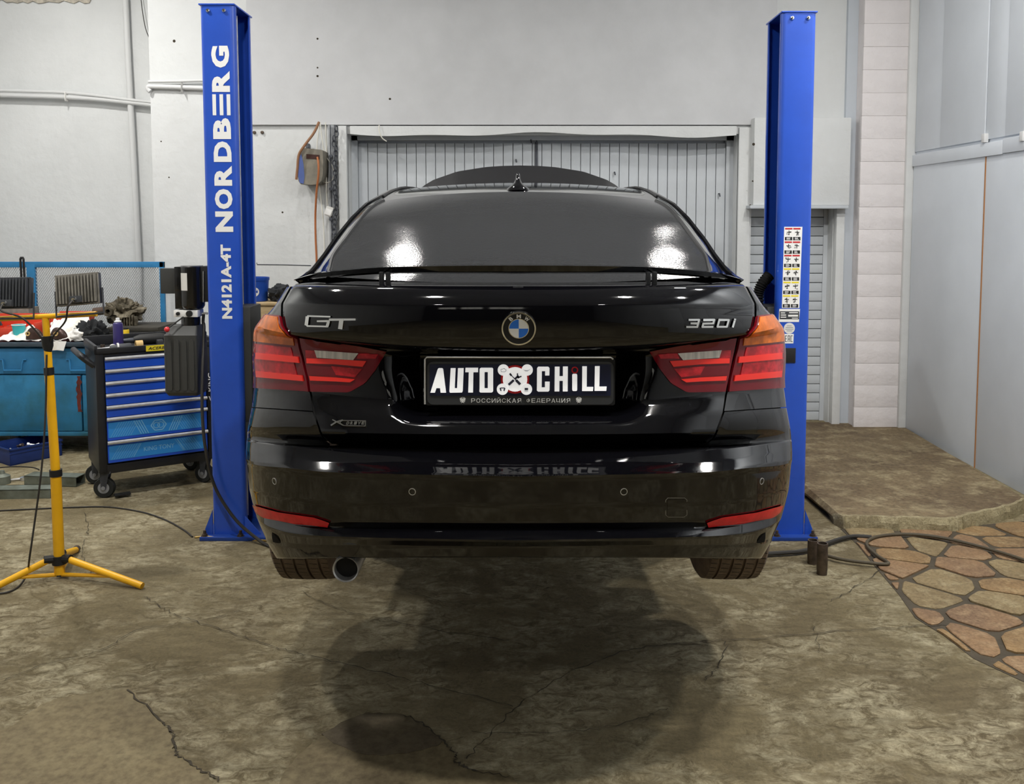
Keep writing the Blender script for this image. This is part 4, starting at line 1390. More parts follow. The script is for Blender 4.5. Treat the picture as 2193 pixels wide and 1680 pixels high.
# little pictograms: engine, oil can, pads, battery
for pts in ([(880, 262), (900, 262), (905, 252), (920, 252), (924, 262), (940, 268), (936, 282), (924, 290), (885, 290), (880, 262)],
            [(1130, 268), (1150, 275), (1180, 275), (1198, 264)], [(1142, 280), (1176, 282)]):
    for a, b in zip(pts, pts[1:]): cs(m, a, b, 3)
cs(m, (872, 465), (882, 498), 14); cs(m, (924, 465), (914, 498), 14); cs(m, (876, 466), (920, 466), 10)
cs(m, (1140, 478), (1178, 478), 24); cs(m, (1138, 500), (1180, 500), 4)
m.build('pictograms', mat('pictogram_grey', '#3b3f55', 0.6), plate, smooth=0)
m = MB()
a_ = pp(900 + 552 / 5.1, 740 + 626 / 5.1, 0.003); b_ = pp(900 + 1645 / 5.1, 740 + 626 / 5.1, 0.003); c_ = pp(900 + 552 / 5.1, 740 + 578 / 5.1, 0.003)
cx_ = 552
for word, x0, x1 in (('РОССИЙСКАЯ', 552, 1110), ('ФЕДЕРАЦИЯ', 1156, 1645)):
    n_ = len(word)
    st = (x1 - x0) / n_
    for i, ch in enumerate(word):
        o_ = pp(900 + (x0 + st * i + 5) / 5.1, 740 + 626 / 5.1, 0.0025)
        up = 58 if ch == 'Й' else 48
        text_mb(m, ch, o_, (1, 0, 0), (0, 0, 1), (st - 12) / 5.1 * PY_ / F_PX, up / 5.1 * PY_ / F_PX, 0.005, 0.001)
for ex_ in (463, 1732):   # double-headed eagle marks
    for a, b, w in (((0, -18), (0, 26), 16), ((-8, -20), (-18, -30), 8), ((8, -20), (18, -30), 8), ((-10, -8), (-30, -20), 12), ((10, -8), (30, -20), 12), ((-8, 2), (-30, -4), 10), ((8, 2), (30, -4), 10), ((-8, 10), (-26, 14), 8), ((8, 10), (26, 14), 8), ((-6, 22), (-16, 30), 6), ((6, 22), (16, 30), 6), ((0, -34), (0, -28), 9)):
        cs(m, (ex_ + a[0], 600 + a[1]), (ex_ + b[0], 600 + b[1]), w, 0.0028)
m.build('small_lettering', M_WHITE, plate, smooth=0)
# ================================================================== THE LIFT
PY0, PD = 4.75, 0.30
def c_section(xo, xi, y0, y1, lip=0.04, r=0.022, t=0.007):
    """open channel section, web at xo, mouth at xi; returns closed outline"""
    s = 1 if xi > xo else -1
    cl = []
    def arc(cx, cy, a0, a1, k=5):
        for i in range(k + 1):
            a = math.radians(a0 + (a1 - a0) * i / k)
            cl.append((cx + s * r * math.cos(a), cy + r * math.sin(a)))
    cl.append((xi, y0 + lip))
    arc(xi - s * r, y0 + r, 0, -90)
    arc(xo + s * r, y0 + r, -90, -180)
    arc(xo + s * r, y1 - r, 180, 90)
    arc(xi - s * r, y1 - r, 90, 0)
    cl.append((xi, y1 - lip))
    cen = ((xo + xi) / 2, (y0 + y1) / 2)
    inn = []
    for i, p in enumerate(cl):
        a, b = cl[max(0, i - 1)], cl[min(len(cl) - 1, i + 1)]
        d = Vector((b[0] - a[0], b[1] - a[1])).normalized()
        n1 = Vector((-d.y, d.x)) * t
        q = Vector(p) + n1
        if (q - Vector(cen)).length > (Vector(p) - Vector(cen)).length: q = Vector(p) - n1
        inn.append((q.x, q.y))
    return cl + inn[::-1]
def lift_post(xo, xi, ztop, label):
    s = 1 if xi > xo else -1
    post = thing('lift_post', label, 'lift post', ((xo + xi) / 2, PY0 + PD / 2, 0))
    sec = c_section(xo, xi, PY0, PY0 + PD)
    n = len(sec)
    m = MB()
    m._add([(x, y, 0.02) for x, y in sec] + [(x, y, ztop) for x, y in sec], [(i, (i + 1) % n, n + (i + 1) % n, n + i) for i in range(n)])
    col = m.build('column', M_BLUE, post, smooth=40)
    h = n // 2
    MB().box((xo - s * 0.004, PY0 - 0.006, ztop), (xi + s * 0.004, PY0 + PD + 0.006, ztop + 0.008), 0.002).build('top_plate', M_BLUE, post)
    # inside: dark channel, steel rope, lifting screw
    MB().box((xo + s * 0.01, PY0 + 0.012, 0.03), (xo + s * 0.016, PY0 + PD - 0.012, ztop)).build('channel_liner', M_BLUEDK, post)
    MB().tube([(xi - s * 0.05, PY0 + 0.2, 0.06), (xi - s * 0.05, PY0 + 0.2, ztop - 0.01)], 0.006, 8).build('steel_rope', M_STEEL, post)
    MB().tube([(xi - s * 0.09, PY0 + 0.12, 0.06), (xi - s * 0.09, PY0 + 0.12, ztop - 0.3)], 0.022, 12).build('hydraulic_ram', M_BLKPRINT, post)
    # base plate, gussets
    bx0, bx1 = xo - s * 0.055, xi + s * 0.20
    bp = MB().box((bx0, PY0 - 0.05, 0.0), (bx1, PY0 + PD + 0.1, 0.02), 0.003).build('base_plate', M_BLUEDK, post)
    m = MB()
    for yy_ in (PY0, PY0 + PD - 0.008):
        m = MB().prism([(xo, yy_, 0.02), (xo - s * 0.052, yy_, 0.02), (xo, yy_, 0.15)], (0, 0.008, 0)).build('gusset', M_BLUE, post)
        MB().prism([(xi - s * 0.004, yy_, 0.02), (xi + s * 0.08, yy_, 0.02), (xi - s * 0.004, yy_, 0.12)], (0, 0.008, 0)).build('gusset', M_BLUE, post)
    for bx_ in (xo - s * 0.035, xi - s * 0.02, xi + s * 0.17):
        b_ = MB().lathe([(0.0, 0.05), (0.008, 0.05), (0.008, 0.032), (0.014, 0.032), (0.014, 0.022), (0.02, 0.022), (0.02, 0.0195)], (bx_, PY0 - 0.025, 0), seg=10).build('anchor_bolt', M_SLEEVE, post)
    for k in (0.25, 0.72):
        x_ = xo + (xi - xo) * k
        MB().lathe([(0.0, -0.010), (0.009, -0.008), (0.0105, -0.004), (0.0105, 0.0)], (x_, PY0 - 0.0005, ztop - 0.028), axis='Y', seg=14).build('bolt', M_CHROME, post)
    # carriage with two arms under the sill of the car
    c_ = MB().box((xi - s * 0.10, PY0 + 0.05, 0.46), (xi + s * 0.035, PY0 + PD - 0.05, 1.235), 0.008).box((xi + s * 0.0, PY0 + 0.03, 0.46), (xi + s * 0.06, PY0 + PD - 0.03, 0.62), 0.006).build('carriage', M_TANK, post)
    for dy in (-0.62, 0.62):
        a = Vector((xi + s * 0.065, PY0 + PD / 2 + 0.06 * (1 if dy > 0 else -1), 0.53))
        b = Vector((CX0 - s * 0.76, PY0 + PD / 2 + dy, 0.53))
        d = (b - a).normalized(); nn = Vector((-d.y, d.x, 0)) * 0.045
        arm = MB().prism([a + nn + Vector((0, 0, -0.04)), b + nn * 0.8 + Vector((0, 0, -0.03)), b - nn * 0.8 + Vector((0, 0, -0.03)), a - nn + Vector((0, 0, -0.04))], (0, 0, 0.07)).build('lift_arm', M_BLUEDK, post)
        MB().lathe([(0.03, 0.56), (0.03, 0.625), (0.06, 0.63), (0.06, 0.6595), (0.0, 0.6595)], (b.x, b.y, 0), seg=20).build('lift_pad', M_RUBBER, arm)
    return post, col
XLo, XLi = P(442, 600, PY0).x, P(514, 600, PY0).x
XRi, XRo = P(1664, 600, PY0).x, P(1736, 600, PY0).x
post_l, col_l = lift_post(XLo, XLi, P(465, 11, PY0).z, 'blue steel lift post with large white lettering, left of the car')
post_r, col_r = lift_post(XRo, XRi, P(1712, 27, PY0).z, 'blue steel lift post with warning stickers, right of the car')
# painted lettering on the left post, reading upwards
def fx_(px, py): return P(px, py, PY0 - 0.0012)
SPAN = [(453, 497, 'N'), (405, 448, 'O'), (355, 398, 'R'), (303, 347, 'D'), (253, 298, 'B'), (202, 247, 'E'), (152, 197, 'R'), (98, 145, 'G')]
def lx_(py, f): return 429.0 + (py - 10) * 0.0235 + f * 74
for (y0, y1, ch) in SPAN:
    a, b = fx_(lx_(y1, 0.80), y1), fx_(lx_(y1, 0.80), y0)
    hgt = (lx_(300, 0.80) - lx_(300, 0.29)) * PY0 / F_PX
    m = MB()
    if ch == 'E':
        L = (b - a).length
        for k in (0, 0.40, 0.80):
            x_ = a.x - hgt * k
            m.prism([(x_, PY0 - 0.0012, a.z), (x_, PY0 - 0.0012, a.z + L), (x_ - hgt * 0.2, PY0 - 0.0012, a.z + L), (x_ - hgt * 0.2, PY0 - 0.0012, a.z)], (0, 0.001, 0))
            m.build('painted_letter_bar', M_WHITE, post_l, smooth=0); m = MB()
        continue
    text_mb(m, ch, (a.x, PY0 - 0.0004, a.z), (0, 0, 1), (-1, 0, 0), (b - a).length, hgt, 0.05, 0.001)
    m.build('painted_letter', M_WHITE, post_l, smooth=0)
a, b = fx_(lx_(683, 0.68), 683), fx_(lx_(683, 0.68), 524)
m = text_mb(MB(), 'N4121A-4T', (a.x + 0.006, PY0 - 0.0004, a.z), (0, 0, 1), (-1, 0, 0), (b - a).length, 22 * PY0 / F_PX, 0.045, 0.001)
s_ = m.build('model_number', M_WHITE, post_l, smooth=0); s_['kind'] = 'stuff'
# stickers on the right post
def sp(px, py, ra): return P(px, py, PY0 - ra)
st = MB().prism([sp(1679.5, 486, 0.001), sp(1718.5, 486, 0.001), sp(1712, 660, 0.001), sp(1674.5, 660, 0.001)], (0, 0.001, 0)).build('warning_sticker', M_WHITE, post_r, smooth=0)
red, yel, blk, wht = MB(), MB(), MB(), MB()
def cell(m, x0, y0, x1, y1, ra=0.0016):
    m.prism([sp(x0, y0, ra), sp(x1, y0, ra), sp(x1, y1, ra), sp(x0, y1, ra)], (0, 0.0005, 0))
rs = random.Random(3)
for r_ in range(6):
    for c_ in range(2):
        bx = 1681.5 - r_ * 0.95 + c_ * 17.6
        by = 488.5 + r_ * 28.8
        cell(red if r_ < 3 else yel, bx, by, bx + 15.6, by + 3.2)
        cell(blk, bx - 0.4, by + 19.2, bx + 15.2, by + 26.4)
        for k in range(3): cell(wht, bx + 3, by + 20.6 + k * 1.9, bx + 12 - rs.random() * 3, by + 21.5 + k * 1.9, 0.002)
        for k in range(4):
            xx, yy_ = bx + rs.uniform(2, 11), by + rs.uniform(5, 15)
            if rs.random() < 0.5: cell(blk, xx, yy_, xx + rs.uniform(1.5, 4), yy_ + 1.2)
            else: cell(blk, xx, yy_, xx + 1.2, yy_ + rs.uniform(1.5, 4))
        cell(blk, bx + 3.5, by + 8.5, bx + 13, by + 10)
        cell(blk, bx + 7.5, by + 5.5, bx + 9, by + 15)
for mm, nm, mt in ((red, 'red_print', M_RED), (yel, 'yellow_print', M_YELPRINT), (blk, 'black_print', M_BLKPRINT), (wht, 'white_print', M_WHITE)):
    o = mm.build(nm, mt, st, smooth=0); o['kind'] = 'stuff'
tp = MB().prism([sp(1669, 662, 0.001), sp(1713.5, 662, 0.001), sp(1711, 690, 0.001), sp(1667.5, 690, 0.001)], (0, 0.001, 0)).build('type_plate', M_WHITE, post_r, smooth=0)
m = MB(); cell(m, 1669.5, 667, 1711.5, 684); m.build('plate_field', M_LAMPDK, tp, smooth=0)
m = MB()
for k in range(3): cell(m, 1672, 669.5 + k * 4.6, 1681 + rs.random() * 3, 671.5 + k * 4.6, 0.002)
cell(m, 1688, 674.5, 1709, 678.5, 0.002); cell(m, 1690, 669, 1709, 671, 0.002); cell(m, 1696, 681, 1709, 682.5, 0.002)
o = m.build('plate_print', M_WHITE, tp, smooth=0); o['kind'] = 'stuff'
cc = sp(1690.5, 703.5, 0.001)
rs_ = MB().prism([cc + Vector((0.029 * math.cos(2 * math.pi * k / 32), 0, 0.029 * math.sin(2 * math.pi * k / 32))) for k in range(32)], (0, 0.0008, 0)).build('round_sticker', M_WHITEPL, post_r, smooth=0)
m = MB()
for k, w in enumerate((5, 8, 9, 6)): cell(m, 1690.5 - w, 697.5 + k * 3.6, 1690.5 + w, 698.7 + k * 3.6, 0.0014)
o = m.build('sticker_print', M_GREYPRINT, rs_, smooth=0); o['kind'] = 'stuff'
es = MB().prism([sp(1679.5, 715.5, 0.001), sp(1700, 715.5, 0.001), sp(1699, 736, 0.001), sp(1678.5, 736, 0.001)], (0, 0.0008, 0)).build('conformity_sticker', M_WHITE, post_r, smooth=0)
m = MB()
for x0, segs in ((1681.5, [(0, 0, 1.2, 14), (0, 0, 4, 1.3), (0, 6.4, 3.4, 7.7), (0, 12.7, 4, 14)]), (1687.2, [(0, 0, 1.2, 14), (3.4, 0, 4.6, 14), (0, 0, 4.6, 1.3), (0, 7, 4.6, 8.2)]), (1693.4, [(0, 0, 1.2, 14), (0, 0, 4.2, 1.3), (0, 12.7, 4.2, 14)])):
    for (a0, b0, a1, b1) in segs: cell(m, x0 + a0, 718.8 + b0, x0 + a1, 718.8 + b1, 0.0014)
o = m.build('conformity_mark', M_BLKPRINT, es, smooth=0); o['kind'] = 'stuff'
MB().box(sp(1679, 746, 0.006), sp(1703, 777, 0.0) + Vector((0, 0.003, 0)), 0.002).build('lock_cover', M_BLKPRINT, post_r)
# black bellows hose in the mouth of the right post
path = crom([(XRi + 0.02, PY0 + 0.22, P(1650, 590, 4.95).z), (XRi - 0.03, PY0 + 0.2, P(1645, 612, 4.95).z), (XRi - 0.045, PY0 + 0.2, P(1640, 640, 4.95).z), (XRi - 0.03, PY0 + 0.2, P(1638, 700, 4.95).z)], 12)
MB().tube(path, [0.032 if k % 2 else 0.024 for k in range(len(path))], 12).build('bellows', M_RUBBER, post_r)

# ---- hydraulic power unit hanging on the left post
UY = PY0 + 0.10
pu0 = P(398, 770, UY)
pu = thing('lift_power_unit', 'black electric pump unit with ribbed oil tank on the left lift post', 'pump unit', (pu0.x, UY, P(398, 845, UY).z))
def U(px, py, dy=0.0): return P(px, py, UY + dy)
sc_ = UY / F_PX
mz0, mz1 = U(410, 661).z, U(410, 569).z
mc = U(412, 600); 
MB().lathe([(0.0, mz0), (0.052, mz0), (0.060, mz0 + 0.012), (0.062, mz0 + 0.02), (0.062, mz1 - 0.006), (0.056, mz1), (0.0, mz1)], (mc.x, UY, 0), seg=36).build('motor', M_MOTOR, pu)
MB().prism([(mc.x - 0.062 * math.sin(a) * 1.012, UY - 0.062 * math.cos(a) * 1.012, U(0, 584).z) for a in [math.radians(5 + 5 * k) for k in range(9)]] + [(mc.x - 0.0621 * math.sin(a), UY - 0.0621 * math.cos(a), U(0, 584).z) for a in [math.radians(45 - 5 * k) for k in range(9)]], (0, 0, -(U(0, 584).z - U(0, 621).z))).build('motor_label', M_WHITEPL, pu)
MB().box((U(381, 690).x, UY - 0.035, mz0 + 0.0), (U(396, 690).x, UY + 0.05, mz1 - 0.005), 0.004).build('motor_flange', M_MOTOR, pu)
MB().box((U(347, 690).x, UY - 0.01, U(0, 629).z), (U(381, 690).x, UY + 0.05, U(0, 575).z), 0.004).build('terminal_box', M_TANK, pu)
MB().box((U(436, 690).x, UY - 0.03, U(0, 646).z), (XLo, UY + 0.05, U(0, 570).z), 0.004).build('mounting_bracket', M_BLKPRINT, pu)
MB().tube([U(436, 581, -0.032), U(436, 648, -0.032)], 0.004, 8).build('lifting_eye', M_CHROME, pu)
vb = MB().box((U(380, 690).x, UY - 0.05, U(0, 677.5).z), (U(431, 690).x, UY + 0.04, U(0, 663).z), 0.002).build('valve_block', M_WHITE, pu)
for px, r_ in ((389.5, 0.0095), (413.5, 0.0165)):
    q = U(px, 670)
    MB().lathe([(0.0, -0.064), (r_, -0.062), (r_, -0.05)], (q.x, UY, q.z), axis='Y', seg=18).build('valve_cap', M_BLKPRINT, vb)
MB().lathe([(0.05, U(0, 697).z), (0.05, U(0, 677).z)], (U(409, 690).x, UY, 0), seg=28).build('pump_neck', M_MOTOR, pu)
# tank: sloped shoulder, ribs
tx0, tx1 = U(361, 690).x, U(432, 690).x
z0, z1, z2 = U(0, 843).z, U(0, 715).z, U(0, 696).z
tank = MB()
def ringr(x0, x1, y0, y1, z, r=0.012):
    return [(x, y, z) for x, y in rrect(x0, y0, x1, y1, r, 4)] + [(rrect(x0, y0, x1, y1, r, 4)[0][0], rrect(x0, y0, x1, y1, r, 4)[0][1], z)]
tank.grid([ringr(tx0 + 0.012, tx1 - 0.008, UY - 0.068, UY + 0.07, z0), ringr(tx0, tx1, UY - 0.08, UY + 0.08, z0 + 0.02), ringr(tx0, tx1, UY - 0.08, UY + 0.08, z1), ringr(tx0 + 0.004, tx1 - 0.002, UY - 0.076, UY + 0.076, z1 + 0.004), ringr(tx0 + 0.03, tx1 - 0.008, UY - 0.05, UY + 0.05, z2)])
tank.prism(ringr(tx0 + 0.03, tx1 - 0.008, UY - 0.05, UY + 0.05, z2 - 0.001)[:-1], (0, 0, 0.001))
tk = tank.build('oil_tank', M_TANK, pu, smooth=30)
for k in range(4):
    xr = tx0 + 0.018 + k * (tx1 - tx0 - 0.02) / 4
    MB().prism([(xr + dx_, UY - 0.0795, zz_) for dx_, zz_ in rrect(0, z0 + 0.03, 0.026, z1 - 0.022, 0.011, 4)], (0, -0.0065, 0)).build('tank_rib', M_TANK, tk, smooth=30)
rb = [U(393, 679, -0.05), U(375, 692, -0.07), U(362, 702, -0.09)]
MB().tube(rb, 0.0038, 8).build('release_lever', M_BLKPRINT, pu)
bm_ = MB(); bmt = bmesh.new(); bmesh.ops.create_uvsphere(bmt, u_segments=18, v_segments=12, radius=0.0145)
bm_._add([v.co + U(357.5, 706, -0.095) for v in bmt.verts], [tuple(v.index for v in f.verts) for f in bmt.faces]); bmt.free()
bm_.build('lever_knob', mat('red_knob', '#d8343a', 0.35), pu)
MB().tube([U(433, 672), U(441, 671), U(445, 672)], 0.006, 8).build('hose_fitting', M_STEEL, pu)
HH = MB().tube(crom([U(436, 674), U(435, 690), U(437, 700, -0.02), U(436, 740, -0.05), U(434, 800, -0.1), U(433, 880, -0.14), U(440, 960, -0.16), P(459, 1040, 4.70), P(500, 1108, 4.69), P(545, 1150, 4.66), P(580, 1172, 4.60), G(640, 1195)+Vector((0,0,0.01))], 8), 0.0085, 8)
solo(HH, 'hydraulic_hose', M_CABLE, 'black hydraulic hose drooping from the pump unit across the left post foot', 'hose')
# brass pipe clipped along the base plate
solo(MB().tube(crom([P(418, 1152, 4.72), P(440, 1150, 4.72), P(470, 1153, 4.715), P(515, 1157, 4.71), P(560, 1158, 4.70), P(600, 1160, 4.68)], 6), 0.0055, 8), 'brass_pipe', mat('brass', '#a58a52', 0.4, metal=0.8), 'thin brass pipe along the foot of the left lift post', 'pipe')

# ================================================================== YELLOW WORK-LIGHT STAND
SY_ = 4.20
base = G(128, 1238)
stand = thing('work_light_stand', 'yellow tripod stand carrying two floodlights on a crossbar', 'light stand', (base.x, SY_, 0))
def Sx(px, py, dy=0.0): return P(px, py, SY_ + dy)
MB().tube([Sx(128, 1229), Sx(119.5, 1015)], 0.024, 20).build('pole', M_YELLOW, stand)
MB().tube([Sx(119.5, 1018), Sx(105, 795)], 0.0205, 20).build('pole', M_YELLOW, stand)
MB().tube([Sx(105.5, 800), Sx(102, 745)], 0.0165, 18).build('pole', M_YELLOW, stand)
MB().tube([Sx(100.5, 724), Sx(97.5, 682)], 0.0155, 18).build('pole', M_YELLOW, stand)
MB().tube([Sx(119.8, 1020), Sx(119.2, 1006)], [0.028, 0.028], 20).build('collar', M_RUBBER, stand)
MB().tube([Sx(105.3, 803), Sx(104.5, 787)], [0.0225, 0.0225], 20).build('collar', M_RUBBER, stand)
MB().tube([Sx(103.5, 757), Sx(102.4, 742), Sx(100.8, 720)], [0.013, 0.024, 0.026], 16).build('junction_box', M_RUBBER, stand)
cb = MB().tube([P(-75, 687, SY_), P(207, 672.5, SY_)], 0.0125, 16).build('crossbar', M_YELLOW, stand)
hub = Sx(127, 1197)
MB().tube([Sx(127.6, 1208), Sx(126.6, 1190)], 0.032, 18).build('leg_hub', M_RUBBER, stand)
low = Sx(128, 1231)
MB().tube([low + Vector((0, 0, 0.008)), low - Vector((0, 0, 0.006))], 0.016, 12).build('brace_hub', M_CHAIN, stand)
for k, ft in enumerate((G(305, 1262), G(-12, 1266), G(163, 1184))):
    ft = ft + Vector((0, 0, 0.014))
    d = (ft - hub); hv = Vector((d.x, d.y, 0)).normalized()
    s0 = hub + hv * 0.035 + Vector((0, 0, 0.006))
    MB().tube([s0, ft], 0.0155, 14).build('leg', M_YELLOW, stand)
    MB().tube([hub, s0 + hv * 0.03], 0.019, 10).build('leg_clamp', M_RUBBER, stand)
    mid_ = s0.lerp(ft, 0.60)
    MB().tube([low, mid_ - Vector((0, 0, 0.006))], 0.0095, 8).build('brace', M_YELLOW, stand)
    if k == 2: MB().tube([ft - hv * 0.01, ft + hv * 0.02], 0.018, 12).build('foot_cap', M_SLEEVE, stand)
def floodlight(cx, cy, rot, hm, label):
    c = P(cx, cy, SY_ - 0.02)
    Mx = Matrix.Translation(c) @ Matrix.Rotation(math.radians(rot), 4, 'Y') @ Matrix.Rotation(math.radians(-8), 4, 'X')
    hw, hh = 0.100, 0.072
    f = MB(Mx).box((-hw, 0.0, -hh), (hw, 0.03, hh), 0.008).build('floodlight', M_LAMPDK, stand)
    f['label'] = label
    m = MB(Mx)
    for k in range(13):
        x_ = -hw + 0.012 + k * (2 * hw - 0.024) / 12
        MB(Mx).box((x_ - 0.0035, -0.022, -hh + 0.008), (x_ + 0.0035, 0.004, hh - 0.008), 0.0015).build('cooling_fin', hm, f)
    MB(Mx).box((-hw, -0.006, hh - 0.008), (hw, 0.004, hh), 0.002).box((-hw, -0.006, -hh), (-hw + 0.006, 0.004, hh), 0.002).box((hw - 0.006, -0.006, -hh), (hw, 0.004, hh), 0.002).box((-hw, -0.006, -hh), (hw, 0.004, -hh + 0.006), 0.002).build('rim_frame', hm, f)
    MB(Mx).box((-0.028, -0.03, -hh + 0.008), (0.03, 0.0, -hh + 0.04), 0.003).build('cable_box', M_LAMPDK, f)
    MB(Mx).tube([(0.0, -0.028, -hh + 0.026), (0.0, -0.046, -hh + 0.02)], 0.009, 10).build('cable_gland', M_CHROME, f)
    yb = -hh - 0.045
    MB(Mx).tube([(-hw - 0.008, 0.012, 0.0), (-hw - 0.01, 0.012, yb), (hw + 0.01, 0.012, yb), (hw + 0.008, 0.012, 0.0)], 0.0055, 8).build('bracket', M_LAMPDK, f)
    MB(Mx).box((-hw + 0.006, 0.0305, -hh + 0.006), (hw - 0.006, 0.033, hh - 0.006)).build('front_glass', M_SIDEGLASS, f)
    return Mx @ Vector((0, -0.046, -hh + 0.02))
g1 = floodlight(166, 620, -5, M_LAMPGREY, 'grey finned floodlight, right one on the stand')
g0 = floodlight(19, 628, -1, M_LAMPDK, 'dark finned floodlight, left one on the stand')
MB().tube(crom([g1, g1 + Vector((-0.01, -0.03, -0.03)), Sx(140, 688, -0.06), Sx(118, 715, -0.03), Sx(107, 733, -0.01)], 6), 0.0042, 8).build('lamp_cable', M_CABLE, stand)
MB().tube(crom([g0, g0 + Vector((0.01, -0.03, -0.03)), Sx(45, 680, -0.06), Sx(75, 707, -0.03), Sx(96, 735, -0.01)], 6), 0.0042, 8).build('lamp_cable', M_CABLE, stand)
MB().tube(crom([Sx(100, 760, -0.02), Sx(99, 800, -0.03), Sx(98, 870, -0.04), Sx(93, 960, -0.06), Sx(85, 1040, -0.08), Sx(74, 1120, -0.1), Sx(64, 1190, -0.12), P(58, 1228, 4.16), G(42, 1258) + Vector((0, 0, 0.006)), G(15, 1272) + Vector((0, 0, 0.006)), G(-30, 1277) + Vector((0, 0, 0.006))], 6), 0.0045, 8).build('power_cable', M_CABLE, stand)

# ================================================================== TOOL TROLLEY
AL = math.radians(33)
A0 = Vector((P(213, 1015, 5.40).x, 5.40, 0))
TM = Matrix.Translation(A0) @ Matrix.Rotation(AL, 4, 'Z')
trol = thing('tool_trolley', 'black tool trolley with blue drawers standing beside the left lift post', 'tool trolley', tuple(A0))
TW, TD = 0.69, 0.45
zt_, zb_ = P(213, 752, 5.40).z, P(213, 1016, 5.40).z
def tzp(py): return P(215, py, 5.40).z
body = MB(TM).box((0.0, 0.006, zb_), (0.045, TD, zt_), 0.006).box((TW - 0.045, 0.006, zb_), (TW, TD, zt_), 0.006).box((0.03, 0.012, tzp(1000) - 0.055), (TW - 0.03, TD, tzp(1000)), 0.004).box((0.03, TD - 0.02, zb_ + 0.02), (TW - 0.03, TD, zt_ - 0.02)).box((0.03, 0.012, tzp(767)), (TW - 0.03, TD, zt_ - 0.02), 0.003).box((0.03, 0.03, zb_ + 0.03), (TW - 0.03, TD, zt_ - 0.04)).build('body', M_TROL, trol)
# raised tray rim
MB(TM).box((-0.006, 0.0, zt_ - 0.022), (TW + 0.006, 0.014, zt_ + 0.012), 0.004).box((-0.006, 0.0, zt_ - 0.022), (0.012, TD + 0.006, zt_ + 0.03), 0.004).box((TW - 0.012, 0.0, zt_ - 0.022), (TW + 0.006, TD + 0.006, zt_ + 0.03), 0.004).box((-0.006, TD - 0.006, zt_ - 0.022), (TW + 0.006, TD + 0.006, zt_ + 0.04), 0.004).build('tray_rim', M_TROL, trol)
dz = [769, 796, 822, 848, 874, 899.5, 950, 998]
for k in range(7):
    z1_, z0_ = tzp(dz[k]) - 0.0, tzp(dz[k + 1]) + 0.006
    d_ = MB(TM).box((0.052, 0.0, z0_), (TW - 0.052, 0.03, z1_ - 0.002), 0.003).build('drawer', M_DRAWER, trol)
    MB(TM).tube([(0.05, -0.008, z1_ - 0.006), (TW - 0.05, -0.008, z1_ - 0.006)], 0.0115, 10).build('drawer_handle', M_STEEL, d_)
    if k >= 5:
        MB(TM).box((0.058, -0.0015, z0_ + 0.018), (TW - 0.075, 0.0, z1_ - 0.026)).build('drawer_print', M_DRAWERL, d_, smooth=0)
        m = MB(TM)
        zm0, zm1 = z0_ + 0.022, z1_ - 0.03
        def pr(a, b, w=0.0022):
            d2 = Vector((b[0] - a[0], 0, b[1] - a[1])).normalized(); nn = Vector((-d2.z, 0, d2.x)) * w / 2
            A_, B_ = Vector((a[0], -0.0022, a[1])), Vector((b[0], -0.0022, b[1]))
            m._add([A_ + nn, B_ + nn, B_ - nn, A_ - nn], [(0, 1, 2, 3)])
        for q in range(9):
            xx = 0.07 + q * 0.014
            pr((xx, zm0), (xx + 0.05, zm1))
        for q in range(9):
            xx = TW - 0.09 - q * 0.014
            pr((xx, zm0), (xx - 0.05, zm1))
        xm = TW / 2
        if k == 5:
            hx = [(xm + 0.045 * math.cos(a), (zm0 + zm1) / 2 + 0.036 * math.sin(a)) for a in [math.pi / 3 * t for t in range(7)]]
            for a, b in zip(hx, hx[1:]): pr(a, b, 0.007)
            for ox in (-0.012, 0.012):
                hx = [(xm + ox + 0.018 * math.cos(a), (zm0 + zm1) / 2 + 0.018 * math.sin(a)) for a in [math.pi / 6 * t for t in range(13)]]
                for a, b in zip(hx, hx[1:]): pr(a, b, 0.005)
            for sx_ in (-1, 1):
                for q in range(4): pr((xm + sx_ * (0.06 + 0.014 * q), zm0), (xm + sx_ * (0.1 + 0.014 * q), zm1), 0.005)
        else:
            pr((xm - 0.15, zm0), (xm - 0.105, zm1), 0.004); pr((xm + 0.15, zm0), (xm + 0.105, zm1), 0.004)
            tr3 = TM.to_3x3()
            text_mb(m2 := MB(), 'KING TONY', TM @ Vector((xm - 0.09, -0.002, (zm0 + zm1) / 2 - 0.014)), tr3 @ Vector((1, 0, 0)), Vector((0, 0, 1)), 0.18, 0.028, 0.01, 0.0006)
            o = m2.build('drawer_lettering', M_DRAWERX, d_, smooth=0); o['kind'] = 'stuff'
        o = m.build('drawer_pattern', M_DRAWERX, d_, smooth=0); o['kind'] = 'stuff'
# yellow maker sticker on the rim
tr3 = TM.to_3x3()
sx0 = 0.27
stk = MB(TM).box((0.285, -0.0015, zt_ - 0.026), (0.43, 0.002, zt_ + 0.009)).build('rim_sticker', M_YELPRINT, trol, smooth=0)
o = text_mb(MB(), 'ACERBIS', TM @ Vector((0.297, -0.002, zt_ - 0.018)), tr3 @ Vector((1, 0, 0)), Vector((0, 0, 1)), 0.12, 0.019, 0.02, 0.0006, 0.2).build('sticker_lettering', M_BLKPRINT, stk, smooth=0); o['kind'] = 'stuff'
# side lettering on the right upright
o = text_mb(MB(), 'KING', TM @ Vector((TW - 0.012, 0.004, 0.60)), Vector((0, 0, 1)), tr3 @ Vector((-1, 0, 0)), 0.12, 0.026, 0.02, 0.003).build('side_lettering', M_WHITE, trol, smooth=0); o['kind'] = 'stuff'
o = text_mb(MB(), '<', TM @ Vector((TW - 0.012, 0.004, 0.54)), Vector((0, 0, 1)), tr3 @ Vector((-1, 0, 0)), 0.03, 0.026, 0.02, 0.003).build('side_mark', M_WHITE, trol, smooth=0)
